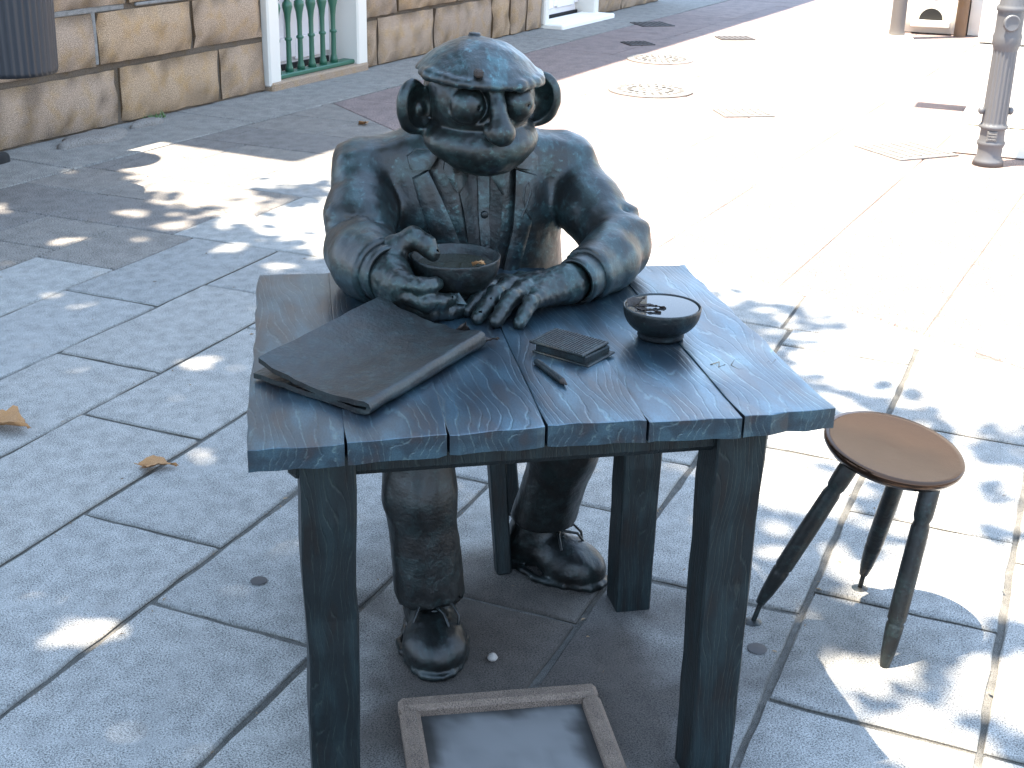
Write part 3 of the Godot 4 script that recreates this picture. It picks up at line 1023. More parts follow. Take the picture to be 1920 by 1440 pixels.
# ------------------------------------------------------------------ table
func build_table() -> void:
	var t := thing("bronze_table", "dark bronze plank table in front of the seated statue", "table", SIT, SIT_TURN)
	# six planks running away from the viewer; joints taper a little; z to the front
	var front := [[-0.491, 0.397], [-0.344, 0.397], [-0.185, 0.388], [-0.026, 0.377], [0.138, 0.384], [0.297, 0.394], [0.459, 0.385]]
	var back := [[-0.443, -0.487], [-0.297, -0.480], [-0.142, -0.470], [0.012, -0.462], [0.166, -0.452], [0.318, -0.442], [0.476, -0.430]]
	var f := noise(9.0, FastNoiseLite.TYPE_SIMPLEX_SMOOTH, 2, 77)
	for k in 6:
		var mb := MB.new()
		var a0 := Vector2(back[k][0], back[k][1]); var a1 := Vector2(front[k][0], front[k][1])
		var b0 := Vector2(back[k + 1][0], back[k + 1][1]); var b1 := Vector2(front[k + 1][0], front[k + 1][1])
		var nu := 8; var nv := 20
		var rows := []; var low := []
		var lift := [0.0, 0.001, -0.001, 0.0015, -0.0015, 0.001][k] as float
		for j in nv + 1:
			var v := float(j - 1) / (nv - 2)
			if j == 0: v = 0.0
			elif j == nv: v = 1.0
			elif j == 1: v = 0.004
			elif j == nv - 1: v = 0.996
			var l := a0.lerp(a1, v); var r := b0.lerp(b1, v)
			var row := []; var lrow := []
			for i in nu + 1:
				var u: float = [0.0, 0.016, 0.1, 0.3, 0.5, 0.7, 0.9, 0.984, 1.0][i]
				var p := l.lerp(r, u)
				var e := minf(minf(u, 1 - u) * 0.16, minf(v, 1 - v) * 0.85)
				if i == 0 and k > 0: p.x += 0.0001 + 0.0003 * f.get_noise_2d(p.x * 4, p.y * 4) + 0.0025 * smoothstep(0.93, 1.0, v)
				if i == nu and k < 5: p.x -= 0.0001 + 0.0003 * f.get_noise_2d(p.x * 4 + 5, p.y * 4) + 0.002 * smoothstep(0.93, 1.0, v)
				if i == 0 and k == 0 or i == nu and k == 5: p.x += 0.008 * f.get_noise_1d(p.y * 1.5)
				if j == 0 or j == nv: p.y += 0.006 * f.get_noise_1d(p.x * 2.0 + j)
				var y := 0.75 + lift + 0.0022 * f.get_noise_2d(p.x, p.y * 0.5) - 0.0006 * (1.0 - smoothstep(0.0, 0.0024, e))
				row.append(Vector3(p.x, y, p.y))
				lrow.append(Vector3(p.x, 0.714 + 0.004 * f.get_noise_1d(p.x * 2.0 + p.y), p.y))
			rows.append(row); low.append(lrow)
		mb.grid(rows, false, true)
		mb.grid(low, false, false)
		for j in nv:
			mb.quad(rows[j][0], rows[j + 1][0], low[j + 1][0], low[j][0], Vector3.LEFT)
			mb.quad(rows[j][nu], rows[j + 1][nu], low[j + 1][nu], low[j][nu], Vector3.RIGHT)
		for i in nu:
			mb.quad(rows[nv][i], rows[nv][i + 1], low[nv][i + 1], low[nv][i], Vector3.BACK)
			mb.quad(rows[0][i], rows[0][i + 1], low[0][i + 1], low[0][i], Vector3.FORWARD)
		put("plank", mb.commit(), M.wood_top, t)
	# legs, tapered slightly, and the rails under the top
	for q in [[-0.370, 0.315, 0.0], [0.312, 0.315, 0.0], [-0.335, -0.28, 0.0], [0.345, -0.28, 0.0]]:
		var mb := MB.new()
		var rows := []
		for j in 13:
			var y := 0.713 - 0.713 * j / 12.0
			var hw := 0.044 - 0.004 * j / 12.0
			var row := []
			var w := Vector3(f.get_noise_2d(q[0] * 9.0, y * 0.4), 0, f.get_noise_2d(q[1] * 9.0 + 4.0, y * 0.4)) * 0.004
			for c in [[-1, -1], [-0.93, -1], [0.93, -1], [1, -0.93], [1, 0.93], [0.93, 1], [-0.93, 1], [-1, 0.93], [-1, -0.93]]:
				row.append(Vector3(q[0] + c[0] * hw, y, q[1] + c[1] * hw) + w + Vector3(f.get_noise_2d(y * 2.0, c[0] * 3 + q[0]), 0, f.get_noise_2d(y * 2.0, c[1] * 3 + 8.0)) * 0.002)
			row.remove_at(0)
			rows.append(row)
		var nc: int = rows[0].size()
		for j in 12:
			for i in nc:
				var i2 := (i + 1) % nc
				var a: Vector3 = rows[j][i]; var b: Vector3 = rows[j][i2]
				mb.quad(a, b, rows[j + 1][i2], rows[j + 1][i], Vector3((a.x + b.x) * 0.5 - q[0], 0, (a.z + b.z) * 0.5 - q[1]))
		put("leg", mb.commit(), M.wood_leg, t)
	for q in [[Vector3(-0.03, 0.690, 0.315), Vector3(0.80, 0.046, 0.060)], [Vector3(0.01, 0.690, -0.28), Vector3(0.80, 0.046, 0.060)]]:
		var mb := MB.new()
		mb.box(q[1], 0.012, Transform3D(Basis.IDENTITY, q[0]))
		put("rail", mb.commit(), M.wood_leg, t)
	# scratched scribble in the right front corner
	var sc := MB.new()
	for st in [[[0.325, 0.16], [0.345, 0.15], [0.335, 0.175], [0.35, 0.165]], [[0.36, 0.17], [0.375, 0.145], [0.40, 0.15], [0.41, 0.175], [0.39, 0.195], [0.365, 0.19], [0.36, 0.17]], [[0.385, 0.14], [0.38, 0.20]], [[0.415, 0.185], [0.435, 0.16], [0.43, 0.18], [0.45, 0.155]]]:
		var pts := []; var rr := []
		for p in st: pts.append(Vector3(p[0], 0.7500, p[1])); rr.append(0.0016)
		sc.tube(pts, rr, 5)
	put("scratched_scribble", sc.commit(), M.bronze_dark, t)


# ------------------------------------------------------------------ statue
var jacket: Field


func ribbon(left: Array, right: Array, n: int, m: int, off: float, thick: float) -> ArrayMesh:
	# cloth lying on the jacket front between two lines of (x, y)
	var cl := Curve2D.new(); var cr := Curve2D.new()
	for p in left: cl.add_point(Vector2(p[0], p[1]))
	for p in right: cr.add_point(Vector2(p[0], p[1]))
	var top := []; var low := []
	for j in n + 1:
		var v := float(j) / n
		var a := cl.sample_baked(v * cl.get_baked_length()); var b := cr.sample_baked(v * cr.get_baked_length())
		var r0 := []; var r1 := []
		for i in m + 1:
			var p := a.lerp(b, float(i) / m)
			var z := jacket.hit(p.x, p.y, -0.25, -0.75)
			var e := minf(float(i), float(m - i))
			r0.append(Vector3(p.x, p.y, z + off + thick * (0.75 if e == 0 else 1.0)))
			r1.append(Vector3(p.x, p.y, z + off - 0.004))
		top.append(r0); low.append(r1)
	var mb := MB.new()
	var flip: bool = (top[0][m] - top[0][0]).cross(top[n][0] - top[0][0]).z < 0
	mb.grid(top, false, flip)
	mb.grid(low, false, not flip)
	for j in n:
		mb.quad(top[j][0], top[j + 1][0], low[j + 1][0], low[j][0], top[j][0] - top[j][m])
		mb.quad(top[j][m], top[j + 1][m], low[j + 1][m], low[j][m], top[j][m] - top[j][0])
	for i in m:
		mb.quad(top[0][i], top[0][i + 1], low[0][i + 1], low[0][i], top[0][i] - top[n][i])
		mb.quad(top[n][i], top[n][i + 1], low[n][i + 1], low[n][i], top[n][i] - top[0][i])
	return mb.commit()


func build_statue() -> void:
	var t := thing("statue", "dark patinated bronze statue of a man in a flat cap seated at the table", "statue", SIT, SIT_TURN)
	var fold := noise(9.0, FastNoiseLite.TYPE_SIMPLEX_SMOOTH, 3, 51)
	var fine := noise(26.0, FastNoiseLite.TYPE_SIMPLEX_SMOOTH, 2, 52)
	# --- jacket
	var j := Field.new(Vector3(-0.46, 0.36, -0.86), Vector3(0.50, 1.10, -0.12), 0.0085)
	jacket = j
	j.ell(Vector3(0.018, 0.84, -0.60), Vector3(0.215, 0.24, 0.145), 0.03)
	j.ell(Vector3(0.015, 0.62, -0.60), Vector3(0.20, 0.25, 0.15), 0.05)
	j.cap(Vector3(-0.205, 0.950, -0.60), Vector3(0.232, 0.954, -0.60), 0.058, 0.058, 0.03)
	j.cap(Vector3(0.015, 1.02, -0.60), Vector3(0.015, 0.98, -0.59), 0.09, 0.12, 0.06)
	j.box(Vector3(-0.178, 0.962, -0.60), Vector3(0.085, 0.040, 0.072), 0.022, 0.03, false, Basis(Vector3.BACK, 0.16))
	j.box(Vector3(0.203, 0.968, -0.60), Vector3(0.085, 0.040, 0.072), 0.022, 0.03, false, Basis(Vector3.BACK, -0.14))
	j.ell(Vector3(0.095, 0.70, -0.60), Vector3(0.145, 0.22, 0.13), 0.03)
	# right arm (towards the bowl)
	j.chain([Vector3(-0.207, 0.933, -0.590), Vector3(-0.226, 0.87, -0.49), Vector3(-0.236, 0.823, -0.385)], [0.062, 0.070, 0.070], 0.03)
	j.chain([Vector3(-0.236, 0.822, -0.385), Vector3(-0.232, 0.822, -0.31), Vector3(-0.212, 0.823, -0.235)], [0.068, 0.069, 0.066], 0.03)
	# left arm
	j.chain([Vector3(0.243, 0.938, -0.60), Vector3(0.276, 0.87, -0.50), Vector3(0.306, 0.817, -0.375)], [0.062, 0.068, 0.067], 0.03)
	j.chain([Vector3(0.306, 0.814, -0.375), Vector3(0.264, 0.806, -0.305), Vector3(0.200, 0.800, -0.235)], [0.064, 0.062, 0.055], 0.02)
	# folds at the elbows and shoulders
	for q in [[Vector3(0.35, 0.88, -0.42), Vector3(0.26, 0.86, -0.40)], [Vector3(0.355, 0.86, -0.36), Vector3(0.27, 0.865, -0.33)], [Vector3(-0.29, 0.89, -0.44), Vector3(-0.20, 0.90, -0.42)]]:
		j.cap(q[0], q[1], 0.007, 0.010, 0.03, false)
	for q in [[Vector3(0.325, 0.885, -0.395), Vector3(0.26, 0.852, -0.37)], [Vector3(-0.30, 0.880, -0.405), Vector3(-0.20, 0.89, -0.38)]]:
		j.cap(q[0], q[1], 0.005, 0.005, 0.02, true)
	# sleeve mouths: square ends, hollow inside
	var aw := Vector3(0.043, 0.001, 0.075).normalized()
	j.box(Vector3(-0.212, 0.823, -0.235) + aw * 0.075, Vector3(0.075, 0.1, 0.075), 0.002, 0.006, true, Basis.looking_at(-aw))
	j.cap(Vector3(-0.214, 0.823, -0.242), Vector3(-0.19, 0.823, -0.19), 0.046, 0.046, 0.004, true)
	var bw := Vector3(-0.080, -0.006, 0.07).normalized()
	j.box(Vector3(0.200, 0.800, -0.235) + bw * 0.075, Vector3(0.075, 0.1, 0.075), 0.002, 0.006, true, Basis.looking_at(-bw))
	j.cap(Vector3(0.205, 0.80, -0.240), Vector3(0.16, 0.798, -0.20), 0.038, 0.038, 0.004, true)
	# open front of the jacket: a shallow V
	j.chain([Vector3(0.02, 1.0, -0.455), Vector3(0.03, 0.88, -0.44), Vector3(0.035, 0.74, -0.44)], [0.05, 0.034, 0.016], 0.02, true)
	j.rough(fold, 0.0035, Vector3(1, 0.7, 1))
	j.rough(fine, 0.0016)
	var jm := MB.new()
	j.mesh(jm)
	put("jacket", jm.commit(), M.bronze_cloth, t)
	# shirt front
	put("shirt", ribbon([[-0.035, 0.985], [-0.012, 0.88], [0.008, 0.74]], [[0.075, 0.985], [0.070, 0.88], [0.062, 0.74]], 12, 8, 0.002, 0.006), M.bronze_dark, t)
	put("shirt_placket", ribbon([[0.022, 0.965], [0.022, 0.86], [0.030, 0.74]], [[0.046, 0.965], [0.044, 0.86], [0.048, 0.74]], 12, 2, 0.008, 0.005), M.bronze_cloth, t)
	put("shirt_collar", ribbon([[0.035, 0.99], [0.048, 0.95], [0.068, 0.915]], [[0.085, 1.0], [0.085, 0.97], [0.080, 0.918]], 8, 4, 0.012, 0.008), M.bronze_cloth, t)
	put("shirt_collar", ribbon([[-0.05, 1.0], [-0.055, 0.97], [-0.03, 0.925]], [[0.005, 0.99], [0.0, 0.95], [-0.022, 0.922]], 8, 4, 0.012, 0.008), M.bronze_cloth, t)
	# lapels with their notches
	put("lapel", ribbon([[-0.115, 0.945], [-0.105, 0.90], [-0.085, 0.84], [-0.055, 0.77], [-0.04, 0.735]], [[-0.085, 0.965], [-0.058, 0.905], [-0.035, 0.85], [-0.012, 0.79], [0.002, 0.735]], 16, 5, 0.007, 0.014), M.bronze_cloth, t)
	put("lapel", ribbon([[0.100, 0.965], [0.098, 0.90], [0.094, 0.84], [0.08, 0.78], [0.070, 0.735]], [[0.152, 0.945], [0.150, 0.90], [0.135, 0.84], [0.118, 0.78], [0.105, 0.735]], 16, 5, 0.007, 0.014), M.bronze_cloth, t)
	put("jacket_collar", ribbon([[-0.105, 1.005], [-0.125, 0.99], [-0.120, 0.965]], [[-0.055, 1.01], [-0.07, 0.99], [-0.083, 0.968]], 8, 5, 0.011, 0.014), M.bronze_cloth, t)
	put("jacket_collar", ribbon([[0.085, 1.01], [0.095, 0.99], [0.102, 0.970]], [[0.135, 1.005], [0.155, 0.985], [0.150, 0.958]], 8, 5, 0.011, 0.014), M.bronze_cloth, t)
	# folded ribbon pin on the left lapel
	var pin := MB.new()
	var pts := []; var rr := []
	for q in [[0.112, 0.865], [0.122, 0.885], [0.133, 0.915], [0.128, 0.937], [0.118, 0.925], [0.115, 0.90], [0.124, 0.875], [0.134, 0.858]]:
		pts.append(Vector3(q[0], q[1], j.hit(q[0], q[1], -0.25, -0.75) + 0.019)); rr.append(0.0035)
	pin.tube(pts, rr, 7)
	put("ribbon_pin", pin.commit(), M.bronze_dark, t)
	# button
	for q in [[0.034, 0.87], [0.038, 0.80]]:
		var bm := MB.new()
		bm.lathe([Vector2(0, 0.004), Vector2(0.006, 0.004), Vector2(0.008, 0.0015), Vector2(0.008, -0.004)], 14, Transform3D(Basis(Vector3.RIGHT, PI / 2), Vector3(q[0], q[1], j.hit(q[0], q[1], -0.25, -0.75) + 0.016)))
		put("button", bm.commit(), M.bronze_dark, t)
	# cuffs
	for q in [[Vector3(-0.226, 0.823, -0.26), Vector3(-0.199, 0.8235, -0.214), 0.0565, 0.055], [Vector3(0.215, 0.80, -0.248), Vector3(0.168, 0.796, -0.205), 0.047, 0.046]]:
		var cm := MB.new()
		var ax: Vector3 = (q[1] - q[0])
		var bs := Basis(Quaternion(Vector3.UP, ax.normalized()))
		var L := ax.length()
		cm.lathe([Vector2(q[2] - 0.012, 0.0), Vector2(q[2], 0.0), Vector2(q[3] + 0.001, L * 0.6), Vector2(q[3] + 0.003, L * 0.85), Vector2(q[3], L), Vector2(q[3] - 0.007, L), Vector2(q[3] - 0.012, L * 0.5)], 32, Transform3D(bs, q[0]))
		put("cuff", cm.commit(), M.bronze_cloth, t)
	# --- body: head, neck, hands on one inner figure
	var body := MB.new()
	var core := Field.new(Vector3(-0.40, 0.36, -0.76), Vector3(0.44, 1.08, -0.16), 0.017)
	core.cap(Vector3(0.015, 1.03, -0.545), Vector3(0.015, 0.5, -0.60), 0.06, 0.11, 0.04)
	core.cap(Vector3(-0.16, 0.95, -0.60), Vector3(0.19, 0.95, -0.60), 0.045, 0.045, 0.05)
	core.chain([Vector3(-0.19, 0.935, -0.595), Vector3(-0.244, 0.822, -0.39), Vector3(-0.215, 0.823, -0.25)], [0.045, 0.04, 0.033], 0.02)
	core.chain([Vector3(0.22, 0.945, -0.60), Vector3(0.308, 0.815, -0.38), Vector3(0.20, 0.795, -0.24)], [0.045, 0.04, 0.03], 0.02)
	core.mesh(body)
	head(body)
	right_hand(body)
	left_hand(body)
	put("body", body.commit(), M.bronze_skin, t)
	cap_part(t)
	legs(t)
	# the stool he sits on
	var s := thing("seat_stool", "dark bronze stool with square legs under the seated statue", "stool", SIT, SIT_TURN)
	var st := MB.new()
	st.lathe([Vector2(0, 0.40), Vector2(0.16, 0.40), Vector2(0.17, 0.41), Vector2(0.17, 0.425), Vector2(0.16, 0.435), Vector2(0, 0.435)], 32, Transform3D(Basis.IDENTITY, Vector3(0.03, 0, -0.60)))
	put("seat", st.commit(), M.bronze_dark, s)
	for q in [[Vector3(0.070, 0.42, -0.515), Vector3(0.092, 0, -0.462)], [Vector3(-0.05, 0.42, -0.69), Vector3(-0.11, 0, -0.76)], [Vector3(0.12, 0.42, -0.69), Vector3(0.18, 0, -0.76)]]:
		var lm := MB.new()
		var ax: Vector3 = q[0] - q[1]
		var bs := Basis(Quaternion(Vector3.UP, ax.normalized()))
		lm.box(Vector3(0.042, ax.length(), 0.046), 0.004, Transform3D(bs, (q[0] + q[1]) * 0.5), 0.85)
		put("leg", lm.commit(), M.wood_leg, s)


func head(body: MB) -> void:
	# head frame: x to his left, y up, z forward; turned a little to his left and bowed
	var hb := Basis(Vector3.UP, deg_to_rad(8.0)) * Basis(Vector3.RIGHT, deg_to_rad(6.0)) * Basis(Vector3.BACK, deg_to_rad(1.0))
	var c := Vector3(0.017, 1.125, -0.46)
	var f := Field.new(c - Vector3(0.20, 0.17, 0.19), c + Vector3(0.20, 0.17, 0.22), 0.0042)
	var at := func(x: float, y: float, z: float) -> Vector3: return c + hb * Vector3(x, y, z)
	f.ell(at.call(0, 0.0, -0.02), Vector3(0.105, 0.095, 0.125), 0.02, false, hb)
	f.ell(at.call(0, 0.0, 0.022), Vector3(0.108, 0.085, 0.098), 0.03, false, hb)
	f.ell(at.call(0, -0.083, 0.022), Vector3(0.119, 0.056, 0.113), 0.005, false, hb)       # jaw
	f.ell(at.call(0, -0.105, 0.055), Vector3(0.072, 0.045, 0.070), 0.03, false, hb)      # chin
	f.cap(at.call(0, -0.06, -0.04), Vector3(0.015, 1.0, -0.56), 0.075, 0.085, 0.03)       # neck
	# cheeks
	for s in [-1, 1]:
		# sockets, lids and eyes
		f.ell(at.call(s * 0.053, 0.010, 0.105), Vector3(0.042, 0.042, 0.034), 0.008, true, hb)
		f.ell(at.call(s * 0.052, 0.003, 0.086), Vector3(0.036, 0.036, 0.036), 0.004, false, hb)
		for a in 11:
			var t0 := PI * (1.12 + a * 0.069); var t1 := PI * (1.12 + (a + 1) * 0.069)
			f.cap(at.call(s * 0.053 + cos(t0) * 0.042, 0.008 + sin(t0) * 0.038, 0.094 + 0.008 * absf(sin(t0)) - 0.016 * absf(cos(t0))), at.call(s * 0.053 + cos(t1) * 0.042, 0.008 + sin(t1) * 0.038, 0.094 + 0.008 * absf(sin(t1)) - 0.016 * absf(cos(t1))), 0.003, 0.003, 0.004)
		# pupils drilled, looking to his left
		f.cap(at.call(s * 0.052 + 0.016, 0.005, 0.126), at.call(s * 0.052 + 0.013, 0.004, 0.110), 0.0052, 0.004, 0.002, true)
		# ears: cupped discs standing out
		var eb := hb * Basis(Vector3.UP, s * deg_to_rad(-34.0)) * Basis(Vector3.BACK, s * deg_to_rad(-10.0))
		var ec: Vector3 = at.call(s * 0.138, -0.020, -0.005)
		f.ell(ec, Vector3(0.044, 0.058, 0.022), 0.008, false, eb)
		f.cap(at.call(s * 0.104, -0.068, 0.0), at.call(s * 0.124, -0.058, -0.004), 0.014, 0.016, 0.015)
		f.ell(ec + eb * Vector3(-s * 0.003, 0.004, 0.020), Vector3(0.033, 0.046, 0.019), 0.004, true, eb)
		f.ell(ec + eb * Vector3(-s * 0.020, -0.010, 0.002), Vector3(0.010, 0.014, 0.010), 0.006, false, eb)
	# brow and nose
	f.chain([at.call(0.0, 0.045, 0.100), at.call(0.0, 0.005, 0.125), at.call(0.0, -0.035, 0.148)], [0.010, 0.015, 0.023], 0.008)
	f.ell(at.call(0.0, -0.040, 0.146), Vector3(0.029, 0.025, 0.025), 0.01, false, hb)
	for s in [-1, 1]:
		f.ell(at.call(s * 0.019, -0.038, 0.128), Vector3(0.013, 0.014, 0.016), 0.008, false, hb)
		f.ell(at.call(s * 0.010, -0.060, 0.143), Vector3(0.006, 0.006, 0.007), 0.003, true, hb)
	# wide closed mouth under the nose, lower lip
	var mp := []; var mr := []
	for k in 13:
		var a := -1.0 + k / 6.0
		mp.append(at.call(sin(a * 1.15) * 0.108, -0.050 + 0.004 * a * a, 0.022 + cos(a * 1.15) * 0.106)); mr.append(0.0060)
	f.chain(mp, mr, 0.003, true)
	var lp := []; var lr := []
	for k in 9:
		var a := -1.0 + k / 4.0
		lp.append(at.call(sin(a * 0.9) * 0.100, -0.076 + 0.005 * a * a, 0.020 + cos(a * 0.9) * 0.104)); lr.append(0.005 - 0.002 * absf(a))
	f.chain(lp, lr, 0.012)
	f.rough(noise(30.0, FastNoiseLite.TYPE_SIMPLEX_SMOOTH, 2, 61), 0.0016)
	f.mesh(body)


func cap_part(t: Node3D) -> void:
	var hb := Basis(Vector3.UP, deg_to_rad(6.0)) * Basis(Vector3.RIGHT, deg_to_rad(2.0)) * Basis(Vector3.BACK, deg_to_rad(-3.0))
	var c := Vector3(0.017, 1.125, -0.46)
	var f := Field.new(c + Vector3(-0.19, -0.03, -0.21), c + Vector3(0.19, 0.22, 0.21), 0.0045)
	var at := func(x: float, y: float, z: float) -> Vector3: return c + hb * Vector3(x, y, z)
	f.ell(at.call(0, 0.026, -0.008), Vector3(0.134, 0.064, 0.140), 0.02, false, hb)
	f.ell(at.call(0, 0.055, -0.016), Vector3(0.078, 0.052, 0.080), 0.05, false, hb)
	f.box(at.call(0, -0.012, 0.0), Vector3(0.25, 0.052, 0.25), 0.004, 0.005, true, hb)         # cut flat below
	# rolled brim along the front
	var bp := []; var br := []
	for k in 15:
		var a := -1.45 + 2.9 * k / 14.0
		bp.append(at.call(sin(a) * 0.124, 0.044 - 0.006 * cos(a), cos(a) * 0.131 - 0.006)); br.append(0.0075 + 0.0015 * sin(k * 2.3))
	f.chain(bp, br, 0.012)
	f.ell(at.call(0, 0.030, -0.01), Vector3(0.112, 0.040, 0.120), 0.006, true, hb)           # hollow under the brim
	f.rough(noise(14.0, FastNoiseLite.TYPE_SIMPLEX_SMOOTH, 3, 63), 0.003)
	var mb := MB.new()
	f.mesh(mb)
	var cap := put("cap", mb.commit(), M.bronze, t)
	var stub := MB.new()
	stub.lathe([Vector2(0, 0.120), Vector2(0.012, 0.119), Vector2(0.014, 0.113), Vector2(0.011, 0.10)], 12, Transform3D(hb, c + hb * Vector3(-0.008, -0.002, -0.03)))
	put("cap_stub", stub.commit(), M.bronze_dark, cap)
	var kb := MB.new()
	kb.box(Vector3(0.017, 0.016, 0.02), 0.004, Transform3D(hb, c + hb * Vector3(-0.038, 0.062, 0.112)))
	put("broken_tab", kb.commit(), M.dark_leaf, cap)


func nail(f: Field, p: Vector3, dir: Vector3, up: Vector3, r: float) -> void:
	var x := dir.cross(up).normalized()
	var bs := Basis(x, x.cross(dir).normalized(), dir.normalized())
	f.ell(p + up.normalized() * r * 0.80, Vector3(r * 0.72, r * 0.26, r * 0.85), 0.0015, false, bs)


func left_hand(body: MB) -> void:
	var f := Field.new(Vector3(-0.10, 0.735, -0.335), Vector3(0.245, 0.865, -0.03), 0.0034)
	var wrist := Vector3(0.155, 0.792, -0.208)
	f.cap(Vector3(0.235, 0.80, -0.265), wrist, 0.034, 0.034, 0.01)
	var k := [Vector3(0.028, 0.788, -0.232), Vector3(0.036, 0.793, -0.200), Vector3(0.056, 0.790, -0.172), Vector3(0.083, 0.783, -0.150)]
	for q in k: f.cap(wrist, q, 0.030, 0.0165, 0.02)
	f.ell(Vector3(0.10, 0.785, -0.195), Vector3(0.055, 0.022, 0.045), 0.02, false, Basis(Vector3.UP, 0.6))
	var tip := [Vector3(-0.054, 0.7615, -0.162), Vector3(-0.044, 0.7615, -0.116), Vector3(-0.013, 0.7615, -0.092), Vector3(0.028, 0.761, -0.074)]
	for i in 4:
		var a: Vector3 = k[i]; var e: Vector3 = tip[i]
		var m1 := a.lerp(e, 0.46) + Vector3(0, 0.014, 0)
		var m2 := a.lerp(e, 0.76) + Vector3(0, 0.008, 0)
		var r := 0.0170 if i < 3 else 0.0150
		f.chain([a, m1, m2, e], [r * 1.08, r, r * 0.92, r * 0.82], 0.004)
		f.ell(m1 + Vector3(0, 0.004, 0), Vector3(r, r * 0.8, r), 0.006)
		f.ell(a + Vector3(0, 0.006, 0), Vector3(r * 1.1, r * 0.9, r * 1.1), 0.012)
		nail(f, e + (e - m2).normalized() * 0.002, e - m2, Vector3.UP, r * 0.82)
	f.chain([Vector3(0.125, 0.785, -0.245), Vector3(0.075, 0.778, -0.280), Vector3(0.035, 0.770, -0.285), Vector3(0.005, 0.764, -0.275)], [0.022, 0.018, 0.015, 0.013], 0.012)
	f.rough(noise(60.0, FastNoiseLite.TYPE_SIMPLEX_SMOOTH, 2, 65), 0.0018)
	f.mesh(body)


func right_hand(body: MB) -> void:
	var f := Field.new(Vector3(-0.275, 0.725, -0.31), Vector3(-0.02, 0.915, -0.09), 0.0034)
	var wrist := Vector3(-0.205, 0.820, -0.222)
	f.cap(Vector3(-0.235, 0.823, -0.275), wrist, 0.036, 0.038, 0.01)
	var k := [Vector3(-0.186, 0.826, -0.160), Vector3(-0.186, 0.803, -0.158), Vector3(-0.182, 0.783, -0.168), Vector3(-0.176, 0.768, -0.190)]
	for q in k: f.cap(wrist, q, 0.034, 0.018, 0.025)
	f.ell(Vector3(-0.188, 0.80, -0.195), Vector3(0.028, 0.046, 0.045), 0.02)
	var mid := [Vector3(-0.150, 0.824, -0.128), Vector3(-0.142, 0.795, -0.122), Vector3(-0.132, 0.770, -0.136), Vector3(-0.126, 0.7525, -0.162)]
	var low := [Vector3(-0.130, 0.823, -0.136), Vector3(-0.112, 0.790, -0.138), Vector3(-0.094, 0.763, -0.152), Vector3(-0.092, 0.750, -0.176)]
	var tip := [Vector3(-0.118, 0.822, -0.152), Vector3(-0.090, 0.788, -0.156), Vector3(-0.056, 0.7625, -0.172), Vector3(-0.062, 0.750, -0.196)]
	for i in 4:
		var r := 0.0165 if i < 3 else 0.0145
		f.chain([k[i], mid[i], low[i], tip[i]], [r * 1.12, r, r * 0.92, r * 0.82], 0.005)
		f.ell(mid[i], Vector3.ONE * r * 1.08, 0.006)
		nail(f, tip[i], tip[i] - low[i], Vector3(-0.1, 0.5, 0.8), r * 0.82)
	# thumb over the rim
	f.chain([Vector3(-0.205, 0.830, -0.235), Vector3(-0.188, 0.866, -0.245), Vector3(-0.150, 0.888, -0.242), Vector3(-0.126, 0.876, -0.228), Vector3(-0.115, 0.860, -0.219)], [0.029, 0.024, 0.0205, 0.0185, 0.0145], 0.012)
	f.cap(Vector3(-0.196, 0.845, -0.225), Vector3(-0.187, 0.826, -0.165), 0.014, 0.014, 0.03)
	nail(f, Vector3(-0.116, 0.861, -0.219), Vector3(0.011, -0.016, 0.009), Vector3(0.6, 0.6, 0.35), 0.015)
	f.rough(noise(60.0, FastNoiseLite.TYPE_SIMPLEX_SMOOTH, 2, 66), 0.0018)
	f.mesh(body)


